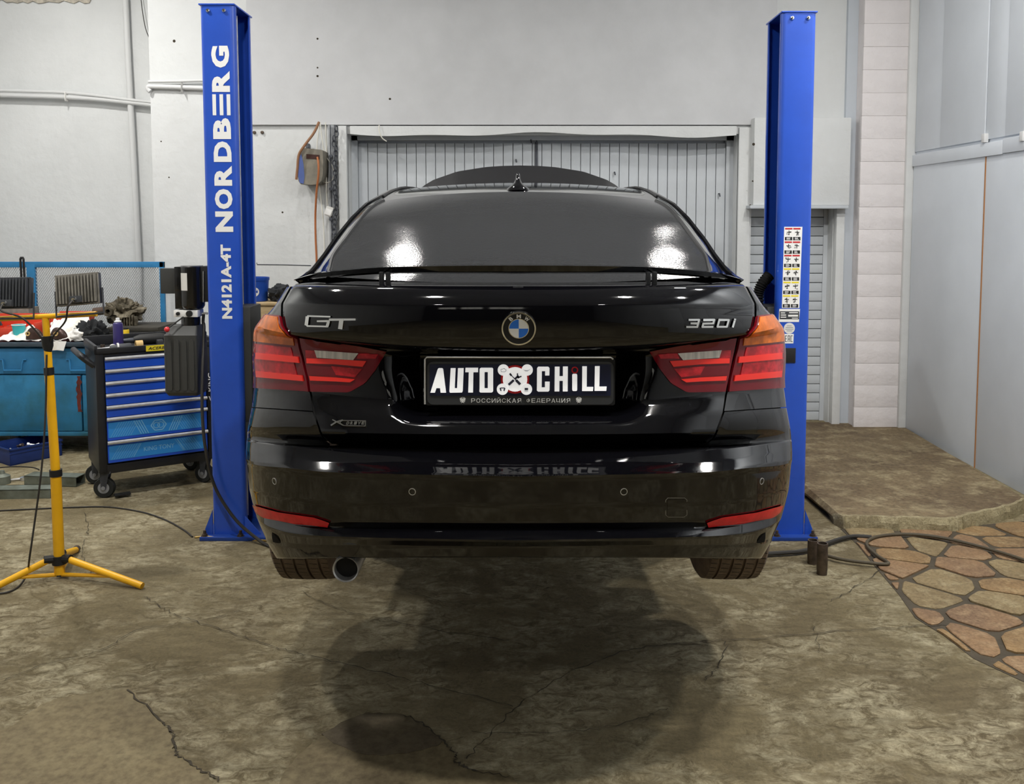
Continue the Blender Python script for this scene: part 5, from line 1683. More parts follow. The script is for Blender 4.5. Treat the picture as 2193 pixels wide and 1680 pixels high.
# push handle on the left side
MB(TM).tube(crom([(0.0, 0.06, zt_ - 0.10), (-0.05, 0.07, zt_ - 0.055), (-0.075, 0.10, zt_ - 0.03), (-0.075, 0.36, zt_ - 0.03), (-0.05, 0.39, zt_ - 0.055), (0.0, 0.40, zt_ - 0.10)], 5), 0.018, 12).build('push_handle', M_TROL, trol)
for (wx_, wy_) in ((0.05, 0.05), (TW - 0.05, 0.05), (0.05, TD - 0.05), (TW - 0.05, TD - 0.05)):
    Mc = TM @ Matrix.Translation((wx_, wy_, 0)) @ Matrix.Rotation(math.radians(62 if wx_ < 0.1 else 40), 4, 'Z')
    c_ = MB(Mc).box((-0.03, -0.03, zb_ - 0.012), (0.03, 0.03, zb_ + 0.004), 0.003).prism([(-0.026, -0.02, zb_ - 0.004), (-0.026, 0.035, zb_ - 0.004), (-0.026, 0.032, 0.055), (-0.026, 0.005, 0.055)], (0.004, 0, 0)).prism([(0.022, -0.02, zb_ - 0.004), (0.022, 0.035, zb_ - 0.004), (0.022, 0.032, 0.055), (0.022, 0.005, 0.055)], (0.004, 0, 0)).build('caster', M_CHAIN, trol)
    MB(Mc).lathe([(0.028, -0.019), (0.058, -0.019), (0.0625, -0.012), (0.0625, 0.012), (0.058, 0.019), (0.028, 0.019)], (0, 0.018, 0.0625), axis='X', seg=26).build('wheel', M_TYREDK, c_)
    MB(Mc).lathe([(0.0, -0.0275), (0.012, -0.0275), (0.014, -0.02), (0.034, -0.02), (0.036, -0.012), (0.036, 0.012), (0.034, 0.02), (0.014, 0.02), (0.012, 0.0275), (0.0, 0.0275)], (0, 0.018, 0.0625), axis='X', seg=20).build('wheel_hub', M_GREYPRINT, c_)
    if wx_ < 0.1 and wy_ < 0.1:
        MB(TM).box((wx_ + 0.03, wy_ - 0.07, 0.012), (wx_ + 0.12, wy_ - 0.03, 0.026), 0.004).build('brake_pedal', M_RUBBER, c_)
def bz(py, Y=6.5): return P(100, py, Y).z
TOPZ = zt_ - 0.02
def TP(x_, y_, z_=0.0): return TM @ Vector((x_, y_, TOPZ + z_))
# things lying in the tray
ct = TP(0.15, 0.13)
can = thing('spray_can', 'purple spray can with white nozzle standing on the tool trolley', 'spray can', tuple(ct))
MB().lathe([(0.0, 0.0), (0.0285, 0.0), (0.0295, 0.004), (0.0295, 0.155), (0.027, 0.165), (0.018, 0.172), (0.0, 0.173)], ct, seg=28).build('can_body', M_SPRAY, can)
MB().lathe([(0.0, 0.172), (0.02, 0.172), (0.022, 0.178), (0.012, 0.182), (0.011, 0.198), (0.0, 0.2)], ct, seg=20).build('nozzle', M_WHITE, can)
jt = Vector((P(268, 720, 6.57).x, 6.57, bz(733)))
jar = thing('yellow_jar', 'small yellow plastic jar with dark lid between the purple can and the tape roll', 'jar', tuple(jt))
MB().lathe([(0.0, 0.0), (0.026, 0.0), (0.029, 0.004), (0.029, 0.075), (0.026, 0.083), (0.0, 0.083)], jt, seg=26).build('jar_body', M_YELJAR, jar)
MB().lathe([(0.0, 0.083), (0.022, 0.083), (0.022, 0.093), (0.0, 0.094)], jt, seg=24).build('lid', M_BLKPRINT, jar)
tt = TP(0.255, 0.05, 0.03)
solo(MB(Matrix.Translation(tt) @ Matrix.Rotation(AL, 4, 'Z')).lathe([(0.017, -0.02), (0.03, -0.02), (0.03, 0.02), (0.017, 0.02)], axis='X', seg=28, closed=True), 'tape_roll', M_TAPE, 'roll of tan tape standing on edge in the trolley tray', 'tape roll')
fl = thing('flashlight', 'black hand lamp with pale rim lying in the trolley tray', 'flashlight', tuple(TP(0.1, 0.05)))
MB(TM).lathe([(0.0, 0.13), (0.021, 0.13), (0.023, 0.14), (0.024, 0.2), (0.019, 0.21), (0.0, 0.21)], (0, 0.05, TOPZ + 0.0245), axis='X', seg=20).lathe([(0.0, 0.09), (0.015, 0.09), (0.017, 0.11), (0.018, 0.13)], (0, 0.05, TOPZ + 0.0245), axis='X', seg=16).build('barrel', M_LAMPDK, fl)
MB(TM).lathe([(0.0215, 0.128), (0.026, 0.128), (0.026, 0.138), (0.0215, 0.138)], (0, 0.05, TOPZ + 0.0265), axis='X', seg=20, closed=True).build('bezel', M_WHITEPL, fl)
rt = thing('ratchet', 'steel ratchet with pale round head in the trolley tray', 'ratchet', tuple(TP(0.03, 0.08)))
MB(TM).tube([(0.015, 0.10, TOPZ + 0.014), (0.10, 0.115, TOPZ + 0.02)], [0.007, 0.005], 8).build('handle', M_STEEL, rt)
MB(TM).lathe([(0.0, -0.012), (0.018, -0.01), (0.019, 0.0), (0.018, 0.01), (0.0, 0.012)], (0.115, 0.115, TOPZ + 0.021), axis='Y', seg=18).build('head', M_WHITEPL, rt)
hg = thing('power_drill', 'black power drill lying at the back of the trolley tray', 'drill', tuple(TP(0.3, 0.3)))
MB(TM).lathe([(0.0, 0.26), (0.02, 0.26), (0.034, 0.30), (0.036, 0.42), (0.03, 0.45), (0.0, 0.455)], (0, 0.27, TOPZ + 0.037), axis='X', seg=20).build('body', M_RUBBER, hg)
MB(TM).box((0.39, 0.2, TOPZ), (0.43, 0.29, TOPZ + 0.035), 0.008).build('grip', M_LAMPDK, hg)
MB(TM).lathe([(0.0, 0.2), (0.012, 0.2), (0.016, 0.26)], (0, 0.27, TOPZ + 0.037), axis='X', seg=14).build('chuck', M_CHAIN, hg)
for k, (x0, y0, ang, L_) in enumerate(((0.40, 0.09, 12, 0.16), (0.42, 0.15, -6, 0.17), (0.36, 0.04, 4, 0.12))):
    M2 = TM @ Matrix.Translation((x0, y0, TOPZ + 0.006)) @ Matrix.Rotation(math.radians(ang), 4, 'Z')
    lab = ['chrome spanner lying at a slant right of the tape roll', 'chrome spanner behind the slanted one in the trolley tray', 'short spanner in front by the trolley rim'][k]
    solo(MB(M2).box((0.012, -0.006, -0.003), (L_ - 0.012, 0.006, 0.003), 0.002).lathe([(0.008, -0.004), (0.015, -0.004), (0.015, 0.004), (0.008, 0.004)], (0.0, 0, 0), seg=16, closed=True).prism([(L_ - 0.015, -0.007, -0.004), (L_ + 0.012, -0.016, -0.004), (L_ + 0.002, -0.004, -0.004), (L_ + 0.002, 0.004, -0.004), (L_ + 0.012, 0.016, -0.004), (L_ - 0.015, 0.007, -0.004)], (0, 0, 0.008)), 'spanner', M_CHROME, lab, 'spanner', 'spanners in the trolley tray')
sk = MB(TM).lathe([(0.0, 0.0), (0.013, 0.0), (0.013, 0.03), (0.008, 0.03), (0.008, 0.01)], (0.07, 0.2, TOPZ), seg=14)
solo(sk, 'socket', M_SLEEVE, 'dark wrench socket standing behind the ratchet', 'socket')

# ================================================================== WORKBENCH
BY0, BY1 = 6.5, 7.15
def bz(py, Y=BY0): return P(100, py, Y).z
BXL, BXR = -4.40, P(100, 760, BY0).x + 0.5
bt, bb = bz(733), bz(934)
bench = thing('workbench', 'blue steel workbench with drawers and worn doors', 'workbench', ((BXL + BXR) / 2, BY0, 0))
MB().box((BXL - 0.01, BY0 - 0.03, bt - 0.03), (BXR + 0.01, BY1 + 0.05, bt), 0.004).build('worktop', M_BENCHTOP, bench)
MB().box((BXL, BY0 + 0.03, bb), (BXR, BY1, bt - 0.03)).build('cabinet_body', M_BENCHW, bench)
zl = bz(803)
xs_ = [BXL, BXL + 0.52]
px100 = P(100, 760, BY0).x
bounds = [px100 - 0.96, px100 - 0.48, px100, px100 + 0.48]
for k in range(3):
    a, b = bounds[k] + 0.004, bounds[k + 1] - 0.004
    d_ = MB().box((a, BY0, zl + 0.006), (b, BY0 + 0.035, bt - 0.045), 0.004).build('drawer', M_BENCH, bench)
    cx_ = (a + b) / 2
    w_ = 0.075
    z_h = bz(771)
    MB().tube([(cx_ - w_ - 0.02, BY0 - 0.004, z_h), (cx_ - w_, BY0 - 0.008, z_h), (cx_ - w_ + 0.006, BY0 - 0.014, z_h - 0.02), (cx_ - w_ + 0.012, BY0 - 0.018, z_h - 0.075), (cx_ + w_ - 0.012, BY0 - 0.018, z_h - 0.075), (cx_ + w_ - 0.006, BY0 - 0.014, z_h - 0.02), (cx_ + w_, BY0 - 0.008, z_h), (cx_ + w_ + 0.02, BY0 - 0.004, z_h)], 0.0055, 8).build('drawer_handle', M_BENCH, d_)
for k in range(2):
    a, b = [(bounds[0], bounds[2] + 0.24), (bounds[2] + 0.248, bounds[3])][k]
    d_ = MB().box((a, BY0, bb + 0.035), (b - 0.004, BY0 + 0.035, zl - 0.004), 0.004).build('cabinet_door', M_BENCHW, bench)
rst = []
xr_ = P(171, 850, BY0).x
rng = random.Random(8)
poly = []
for k in range(13):
    t = k / 12
    poly.append((xr_ + rng.uniform(-0.018, -0.006) - 0.01 * math.sin(t * 3), BY0 - 0.0015, zl - 0.01 - 0.26 * t))
for k in range(13):
    t = 1 - k / 12
    poly.append((xr_ + rng.uniform(0.004, 0.02), BY0 - 0.0015, zl - 0.01 - 0.26 * t))
MB().prism(poly, (0, 0.001, 0)).build('rust_stain', M_RUST, bench, smooth=0)
MB().box((BXL, BY0 - 0.004, bb), (BXR, BY0 + 0.03, bb + 0.03), 0.003).build('bottom_rail', M_BENCHW, bench)
for xq in (BXL + 0.05, px100 - 0.3, BXR - 0.05):
    for yq in (BY0 + 0.1, BY1 - 0.1):
        MB().box((xq - 0.03, yq - 0.03, 0.0), (xq + 0.03, yq + 0.03, bb + 0.01), 0.003).build('leg', M_CHAIN, bench)
# back panel of the workbench: frame with expanded mesh, kept as its own object
FY = 7.215
def fp(px, py): return P(px, py, FY)
ft_, fb_ = fp(100, 561).z, bt - 0.06
fxr0 = 0
fxr = fp(351, 600).x
screen = thing('mesh_back_panel', 'blue framed wire mesh back panel of the workbench', 'mesh screen', ((BXL + fxr) / 2, FY, 0))
frame = MB().box((BXL, FY, ft_ - 0.045), (fxr, FY + 0.03, ft_), 0.003).box((fxr - 0.035, FY, fb_), (fxr, FY + 0.03, ft_), 0.003).box((fp(59, 640).x, FY - 0.002, fb_), (fp(77, 640).x, FY + 0.03, ft_ - 0.02), 0.003).box((BXL, FY, fb_), (fxr, FY + 0.03, fb_ + 0.04), 0.003).build('back_frame', M_BENCH, screen)
m = MB()
pit = 0.0185
x0_, x1_ = BXL + 0.02, fxr - 0.03
z0_, z1_ = fb_ + 0.02, ft_ - 0.04
H_ = z1_ - z0_
for s_ in (1, -1):
    n_ = int((x1_ - x0_ + H_ * 0.7) / pit) + 1
    for k in range(n_):
        xa = x0_ + k * pit - (H_ * 0.7 if s_ > 0 else 0)
        xb = xa + s_ * H_ * 0.7
        za, zb2 = z0_, z1_
        # clip to the frame
        pts = []
        ax, az, bx_, bz_ = xa, za, xb, zb2
        sl = (bz_ - az) / (bx_ - ax)
        def cl(x_, z_):
            if x_ < x0_: return x0_, z_ + (x0_ - x_) * sl
            if x_ > x1_: return x1_, z_ + (x1_ - x_) * sl
            return x_, z_
        if (ax < x0_ and bx_ < x0_) or (ax > x1_ and bx_ > x1_): continue
        ax, az = cl(ax, az); bx_, bz_ = cl(bx_, bz_)
        m.tube([(ax, FY + 0.012 + 0.002 * s_, az), (bx_, FY + 0.012 + 0.002 * s_, bz_)], 0.0017, 4, False)
w_ = m.build('wire_mesh', M_WIRE, screen, smooth=0, fix=False); w_['kind'] = 'stuff'

# ---- things on the workbench
def lump(name, m, c, size, seed, label, cat, amp=0.35, sub=3, flat=0.0, group=None, freq=2.2):
    bmx = bmesh.new()
    bmesh.ops.create_icosphere(bmx, subdivisions=sub, radius=1)
    sd = Vector((seed * 3.1, seed * 1.7, seed))
    for v in bmx.verts:
        k = 1 + amp * mnoise.noise(v.co * freq + sd) + amp * 0.5 * mnoise.noise(v.co * freq * 2.7 + sd)
        q = v.co * k
        q = Vector((q.x * size[0], q.y * size[1], max(q.z * size[2], -size[2] * flat)))
        v.co = q + Vector(c)
    zmin = min(v.co.z for v in bmx.verts)
    mb_ = MB(); mb_._add([v.co.copy() for v in bmx.verts], [tuple(v.index for v in f.verts) for f in bmx.faces]); bmx.free()
    return mb_ if name is None else solo(mb_, name, m, label, cat, group, 60)
def onb(px, Y): return Vector((P(px, 720, Y).x, Y, bt))
# orange parts tray
o0, o1 = onb(-30, 6.78).x, onb(95, 6.78).x
tr_ = thing('parts_tray', 'orange red plastic parts tray on the left of the workbench', 'tray', ((o0 + o1) / 2, 6.78, bt))
MB().box((o0, 6.66, bt), (o1, 6.98, bt + 0.012)).box((o0, 6.66, bt), (o1, 6.672, bt + 0.085), 0.003).box((o0, 6.968, bt), (o1, 6.98, bt + 0.16), 0.003).box((o0, 6.66, bt), (o0 + 0.012, 6.98, bt + 0.12), 0.003).box((o1 - 0.012, 6.66, bt), (o1, 6.98, bt + 0.12), 0.003).build('tray_body', M_ORANGE, tr_)
MB().box((o0 + 0.2, 6.67, bt + 0.01), (o0 + 0.21, 6.97, bt + 0.09), 0.002).build('divider', M_ORANGE, tr_)
for k in range(6):
    solo(lump(None, None, (o0 + 0.05 + 0.04 * (k % 4), 6.72 + 0.06 * (k // 3), bt + 0.055 + 0.02 * (k % 3)), (0.028, 0.026, 0.03), k + 3, '', ''), 'metal_fitting', M_CHAIN, 'small dark metal fitting heaped in the orange tray', 'fitting', 'fittings in the orange tray', 60)
# second orange-red tray behind the rags
q0, q1 = onb(118, 6.95).x, onb(192, 6.95).x
solo(MB().box((q0, 6.88, bt), (q1, 7.04, bt + 0.02)).box((q0, 6.88, bt), (q1, 6.89, bt + 0.15), 0.003).box((q0, 7.03, bt), (q1, 7.04, bt + 0.17), 0.003).box((q0, 6.88, bt), (q0 + 0.01, 7.04, bt + 0.16), 0.003).box((q1 - 0.01, 6.88, bt), (q1, 7.04, bt + 0.16), 0.003), 'parts_bin', M_ORANGE, 'orange open bin behind the white rags on the workbench', 'bin')
cc = onb(41, 6.60)
cup = thing('paper_cup', 'turquoise paper cup in front of the orange tray', 'cup', tuple(cc))
cz = P(41, 713, 6.6).z - bt
MB().lathe([(0.0, 0.0), (0.030, 0.0), (0.046, 0.115), (0.0435, 0.115), (0.028, 0.004), (0.0, 0.004)], cc, seg=28).build('cup_wall', M_TEAL, cup)
MB().lathe([(0.044, 0.111), (0.048, 0.111), (0.049, 0.116), (0.044, 0.117)], cc, seg=28, closed=True).build('rim', M_WHITE, cup)
# grey box and black bar clamp behind the left floodlight
gb0, gb1 = onb(-30, 7.0).x, onb(66, 7.0).x
solo(MB().box((gb0, 6.99, bt), (gb1, 7.14, bt + 0.20), 0.008).box((gb0 + 0.02, 6.985, bt + 0.06), (gb1 - 0.02, 7.0, bt + 0.16), 0.004), 'grey_case', M_LAMPGREY, 'dusty grey case at the back of the workbench', 'case')
ca, cb_ = P(44, 557, 7.1), P(47, 690, 7.1)
cl_ = thing('bar_clamp', 'black two-bar clamp leaning against the mesh back', 'clamp', (cb_.x, 7.1, bt))
for ox in (-0.012, 0.012):
    MB().tube([(ca.x + ox, 7.12, ca.z), (cb_.x + ox, 7.145, bt + 0.205)], 0.0085, 10).build('bar', M_RUBBER, cl_)
MB().tube([(ca.x - 0.014, 7.12, ca.z), (ca.x - 0.006, 7.12, ca.z + 0.018), (ca.x + 0.006, 7.12, ca.z + 0.018), (ca.x + 0.014, 7.12, ca.z)], 0.009, 10).build('clamp_head', M_RUBBER, cl_)
# rags: crumpled sheets
def rag(corners, name, m, label, seed, amp=0.02, group=None, nx=26, ny=18, drop=None):
    a, b, c, d = [Vector(q) for q in corners]
    rows = []
    for j in range(ny + 1):
        r = []
        for i in range(nx + 1):
            u, v = i / nx, j / ny
            p = a.lerp(b, u).lerp(d.lerp(c, u), v)
            w = Vector((p.x * 9, p.y * 9, seed))
            k = amp * (mnoise.noise(w) + 0.6 * mnoise.noise(w * 2.3) + 0.3 * mnoise.noise(w * 5)) 
            p = p + Vector((0.3 * k, 0.2 * k, abs(k)))
            r.append(p)
        rows.append(r)
    back = [[p - Vector((0, 0, 0.003)) for p in r] for r in rows]
    mb_ = MB().grid(rows).grid(back).grid([rows[0], back[0]]).grid([rows[-1], back[-1]]).grid([[r[0] for r in rows], [r[0] for r in back]]).grid([[r[-1] for r in rows], [r[-1] for r in back]])
    return solo(mb_, name, m, label, 'rag', group, 70)
def bp_(px, py, Y): return P(px, py, Y)
z_ = bt + 0.008
rag([(P(-20, 715, 6.5).x, 6.49, z_), (P(92, 715, 6.5).x, 6.49, z_), (P(84, 715, 6.72).x, 6.64, z_ + 0.10), (P(30, 715, 6.7).x, 6.64, z_ + 0.03)], 'white_rag', M_CLOTH, 'white rag spread before the orange tray on the workbench', 2, 0.03)
rag([(P(100, 715, 6.5).x, 6.48, z_), (P(188, 715, 6.5).x, 6.50, z_), (P(190, 715, 6.8).x, 6.84, z_ + 0.16), (P(108, 715, 6.8).x, 6.84, z_ + 0.10)], 'white_rag', M_CLOTH, 'stained white rag heaped up beside the purple can', 5, 0.06)
rag([(P(109, 752, 6.45).x, 6.452, bz(750, 6.45)), (P(136, 752, 6.45).x, 6.452, bz(751, 6.45)), (P(142, 735, 6.46).x, 6.462, z_ + 0.002), (P(106, 735, 6.46).x, 6.462, z_ + 0.002)], 'white_rag', M_CLOTH, 'white rag end hanging over the bench edge beside the yellow stand', 9, 0.006)
lump('rag_ball', M_CLOTH, (P(164, 715, 6.5).x, 6.52, bt + 0.045), (0.05, 0.04, 0.045), 12, 'small crumpled white rag ball next to the black cloth', 'rag', 0.5, 3, 0.9)
lump('black_cloth', M_BLKCLOTH, (P(196, 715, 6.55).x, 6.56, bt + 0.06), (0.10, 0.06, 0.085), 21, 'crumpled black cloth on the workbench behind the trolley', 'cloth', 0.55, 4, 0.7, None, 3.0)
# two dark domed shells
for k, (pxs, lab) in enumerate(((66, 'dark brown metal shell left of the yellow stand pole'), (118, 'dark brown metal shell right of the yellow stand pole'))):
    c0 = Vector((P(pxs, 715, 6.5).x, 6.52, bt + 0.022))
    t_ = thing('metal_shell', lab, 'metal shell', tuple(c0), 'pair of dark shells on the rags')
    rows = []
    for j in range(9):
        a = math.pi / 2 * j / 8
        rows.append([c0 + Vector((0.062 * math.cos(a) * math.cos(b) * (1 + 0.3 * math.cos(b)), 0.035 * math.cos(a) * math.sin(b), 0.082 * math.sin(a))) for b in [2 * math.pi * q / 28 for q in range(29)]])
    MB().grid(rows).build('dome', M_BRONZE, t_, smooth=60)
    MB().lathe([(0.008, -0.036), (0.016, -0.038), (0.016, -0.03), (0.008, -0.03)], c0 + Vector((0.012 if k else -0.015, 0, 0.04)), axis='Y', seg=16, closed=True).build('eyelet', M_TAPE, t_)
# used gearbox
gc = Vector((P(262, 715, 6.85).x, 6.85, bt))
gear = thing('gearbox', 'dirty alloy gearbox with pipe flange on the workbench', 'gearbox', tuple(gc))
mm = lump(None, None, gc + Vector((0.02, 0, 0.17)), (0.13, 0.09, 0.10), 31, '', '', 0.6, 4, 1.0, None, 2.6)
mm.build('housing', M_GEAR, gear, smooth=40)
MB().tube([gc + Vector((-0.20, -0.02, 0.185)), gc + Vector((-0.08, -0.02, 0.20))], 0.03, 16).build('inlet_pipe', mat('pipe_brown', '#55443a', 0.6, metal=0.4), gear)
MB().lathe([(0.018, -0.09), (0.036, -0.092), (0.037, -0.075), (0.03, -0.05), (0.03, 0.0), (0.018, 0.0)], gc + Vector((-0.055, -0.02, 0.195)), axis='Y', seg=24, closed=True).build('pipe_flange', M_GEAR, gear)
MB().lathe([(0.0, 0.0), (0.02, 0.0)], gc + Vector((-0.055, -0.07, 0.195)), axis='Y', seg=20).build('flange_bore', M_UNDER, gear)
rg = random.Random(4)
for k in range(9):
    a = rg.uniform(-0.2, 3.3)
    p0 = gc + Vector((0.02 + 0.10 * math.cos(a), -0.05 + rg.uniform(-0.02, 0.05), 0.18 + 0.09 * math.sin(a)))
    MB().tube([p0, p0 + Vector((0.04 * math.cos(a), -0.01, 0.035 * math.sin(a)))], [0.012, 0.007], 7).build('stub', M_GEAR, gear)
for k in range(5):
    p0 = gc + Vector((0.06 + 0.02 * k, -0.08, 0.12 + 0.01 * (k % 2)))
    MB().box(p0 - Vector((0.004, 0.02, 0.05)), p0 + Vector((0.004, 0.02, 0.04)), 0.002).build('rib', M_GEAR, gear)
# dark trays under the gearbox
t0, t1 = P(226, 715, 6.7).x, P(335, 715, 6.7).x
solo(MB().box((t0, 6.62, bt), (t1, 7.0, bt + 0.055), 0.006).box((t0 + 0.02, 6.615, bt + 0.01), (t1 - 0.02, 6.625, bt + 0.045), 0.002), 'tool_case', M_RUBBER, 'flat black tool case under the gearbox', 'tool case')
solo(MB().box((t0 + 0.03, 6.66, bt + 0.055), (t1 + 0.03, 7.02, bt + 0.088), 0.008), 'sheet_cover', mat('cover_dark', '#39362f', 0.7, var=0.2, scale=12), 'dark grimy plate lying between the tool case and the gearbox', 'plate')

# ---- on the floor at the left
ca_ = G(22, 999)
CM = Matrix.Translation((ca_.x, ca_.y, 0)) @ Matrix.Rotation(math.radians(54), 4, 'Z')
crate = thing('crate', 'blue plastic crate of metal parts under the workbench', 'crate', (ca_.x, ca_.y, 0))
cw, cd, chh = 0.36, 0.30, 0.118
MB(CM).box((0, 0, 0), (cw, cd, 0.008)).box((0, 0, 0), (cw, 0.008, chh), 0.002).box((0, cd - 0.008, 0), (cw, cd, chh), 0.002).box((0, 0, 0), (0.008, cd, chh), 0.002).box((cw - 0.008, 0, 0), (cw, cd, chh), 0.002).build('crate_body', M_CRATE, crate)
MB(CM).box((-0.006, -0.006, chh - 0.014), (cw + 0.006, 0.008, chh), 0.002).box((-0.006, cd - 0.008, chh - 0.014), (cw + 0.006, cd + 0.006, chh), 0.002).box((-0.006, -0.006, chh - 0.014), (0.008, cd + 0.006, chh), 0.002).box((cw - 0.008, -0.006, chh - 0.014), (cw + 0.006, cd + 0.006, chh), 0.002).box((-0.004, -0.004, chh - 0.04), (cw + 0.004, 0.002, chh - 0.032), 0.001).build('rim', M_CRATE, crate)
rg = random.Random(9)
for k in range(16):
    q = CM @ Vector((rg.uniform(0.04, cw - 0.04), rg.uniform(0.04, cd - 0.04), 0.05 + rg.uniform(0, 0.04)))
    d_ = Vector((rg.uniform(-1, 1), rg.uniform(-1, 1), rg.uniform(-0.3, 0.3))).normalized() * 0.03
    solo(MB().tube([q - d_, q + d_ * 0.5, q + d_ * 0.52, q + d_], [0.007, 0.007, 0.013, 0.013], 6), 'bolt', M_STEEL if k % 3 else M_SLEEVE, 'loose steel bolt in the blue crate', 'bolt', 'bolts in the blue crate')
# steel sections
a, b = G(52, 1040), G(163, 1044)
d_ = (b - a).normalized(); nn = Vector((-d_.y, d_.x, 0)) * 0.10
hh = 0.062
sec_ = MB()
for (z0q, z1q, n0, n1) in ((0, 0.005, 0, 1), (hh - 0.005, hh, 0, 1), (0, hh, 0, 0.05), (0, hh, 0.95, 1)):
    sec_.prism([a + nn * n0 + Vector((0, 0, z0q)), b + nn * n0 + Vector((0, 0, z0q)), b + nn * n1 + Vector((0, 0, z0q)), a + nn * n1 + Vector((0, 0, z0q))], (0, 0, z1q - z0q))
solo(sec_, 'steel_box_section', M_GREENSTEEL, 'short grey-green steel box section on the floor by the trolley', 'steel section')
a, b = G(-120, 1072), G(108, 1068)
d_ = (b - a).normalized(); nn = Vector((-d_.y, d_.x, 0)) * 0.11
sec_ = MB()
for (z0q, z1q, n0, n1) in ((0.05, 0.056, 0, 1), (0, 0.056, 0, 0.06), (0, 0.056, 0.94, 1)):
    sec_.prism([a + nn * n0 + Vector((0, 0, z0q)), b + nn * n0 + Vector((0, 0, z0q)), b + nn * n1 + Vector((0, 0, z0q)), a + nn * n1 + Vector((0, 0, z0q))], (0, 0, z1q - z0q))
solo(sec_, 'steel_channel', M_GREENSTEEL, 'long worn steel channel on the floor behind the yellow stand', 'steel section')
q = G(44, 1030)
solo(MB().tube([q + Vector((-0.12, -0.05, 0.008)), q + Vector((0.0, 0, 0.012))], [0.005, 0.008], 8).lathe([(0.012, 0.0), (0.026, 0.0), (0.026, 0.02), (0.012, 0.02)], q + Vector((0.02, 0.01, 0.002)), seg=16, closed=True), 'pulley_tool', M_STEEL, 'bright ring-headed tool lying beside the steel box section', 'tool')
q = G(5, 1036)
solo(MB().lathe([(0.0, 0.0), (0.05, 0.0), (0.048, 0.05), (0.02, 0.065), (0.014, 0.085), (0.0, 0.088)], q, seg=20), 'pedestal_cap', M_GREENSTEEL, 'grey knobbed cap standing on the floor at the left edge', 'cap')
def cable(pts, r, name, m, label, cat='cable', zoff=None):
    z = r if zoff is None else zoff
    path = crom([G(*p) + Vector((0, 0, z)) for p in pts], 8)
    return solo(MB().tube(path, r, 8), name, m, label, cat)
cable([(-40, 1098), (60, 1093), (150, 1089), (230, 1088), (300, 1098), (350, 1114), (390, 1135), (412, 1152)], 0.0045, 'floor_cable', M_CABLE, 'thin dark cable curving over the floor to the left post foot')
cable([(-30, 1006), (30, 1001), (70, 1003), (84, 1008)], 0.004, 'short_cable', M_CABLE, 'short black cable end on the floor beside the blue crate')
# right side hoses, sleeves, canister
cable([(1600, 1196), (1660, 1193), (1720, 1188), (1765, 1174), (1800, 1162), (1830, 1156), (1866, 1158)], 0.011, 'air_hose', M_CABLE, 'thick dark hose on the floor at the right post foot', 'hose', 0.018)
cable([(2330, 1262), (2193, 1209), (2110, 1183), (2020, 1161), (1950, 1153), (1890, 1156), (1860, 1166), (1858, 1180), (1878, 1199), (1902, 1217), (1850, 1214), (1800, 1207), (1766, 1198)], 0.0085, 'looped_cable', mat('dusty_cable', '#4a4232', 0.6), 'dusty cable looping over the flagstones to the right', 'cable', 0.021)
for k, (px, py0, py1, lab) in enumerate(((1740, 1210, 1157, 'rusty steel sleeve standing behind its twin near the right post'), (1760, 1233, 1164, 'rusty steel sleeve standing in front near the right post'))):
    q = G(px, py0 - 3)
    hz = P(px, py1, q.y).z
    solo(MB().lathe([(0.021, 0.0), (0.0245, 0.0), (0.0245, 0.02), (0.0255, 0.022), (0.0255, hz), (0.0205, hz), (0.0205, 0.0)], q, seg=24, closed=False), 'steel_sleeve', M_SLEEVE, lab, 'sleeve', 'pair of rusty sleeves')
q = P(1703, 1030, 5.6)
fe = thing('red_canister', 'red canister with black base half hidden behind the right lift post', 'canister', (q.x, 5.6, 0.05))
zt2 = P(1703, 922, 5.6).z
MB().lathe([(0.0, 0.09), (0.056, 0.09), (0.058, 0.10), (0.058, zt2 - 0.05), (0.045, zt2 - 0.015), (0.02, zt2), (0.0, zt2)], (q.x, 5.6, 0), seg=28).build('cylinder', mat('canister_red', '#b01c22', 0.35), fe)
MB().lathe([(0.0, 0.045), (0.06, 0.045), (0.06, 0.095), (0.0, 0.095)], (q.x, 5.6, 0), seg=28).build('base_ring', M_RUBBER, fe)
MB().tube([(q.x, 5.6, zt2 - 0.005), (q.x, 5.6, zt2 + 0.03), (q.x - 0.05, 5.58, zt2 + 0.035)], 0.012, 10).build('valve', M_RUBBER, fe)

# ---- behind the left post: plywood cabinet with bucket and jacket
CY = 6.35
c0, c1 = P(536, 650, CY).x, P(640, 650, CY).x
cz = P(560, 649, CY).z
cab = thing('plywood_cabinet', 'pale plywood cabinet behind the left lift post', 'cabinet', ((c0 + c1) / 2, CY, 0))
MB().box((c0, CY, 0), (c1, CY + 0.4, cz - 0.018)).build('cabinet_body', M_WOOD, cab)
MB().box((c0 - 0.012, CY - 0.012, cz - 0.018), (c1 + 0.012, CY + 0.42, cz), 0.002).build('cabinet_top', M_WOOD, cab)
MB().box((c0 + 0.01, CY - 0.008, 0.05), (c1 - 0.01, CY, cz - 0.03), 0.002).build('cabinet_door', M_WOOD, cab)
bk = Vector((P(545, 620, CY + 0.15).x, CY + 0.15, cz))
bh = P(545, 596, CY + 0.05).z - cz
buc = thing('bucket', 'blue plastic bucket on the plywood cabinet', 'bucket', tuple(bk))
MB().lathe([(0.0, 0.0), (0.088, 0.0), (0.092, 0.005), (0.101, bh - 0.02), (0.105, bh - 0.02), (0.106, bh), (0.1, bh), (0.09, 0.01), (0.0, 0.01)], bk, seg=40).build('bucket_wall', M_BUCKET, buc)
def on_bucket(ang, h, r=0.0):
    rad = 0.092 + 0.009 * h / bh + 0.0012
    return bk + Vector((rad * math.sin(ang), -rad * math.cos(ang), h))
m = MB()
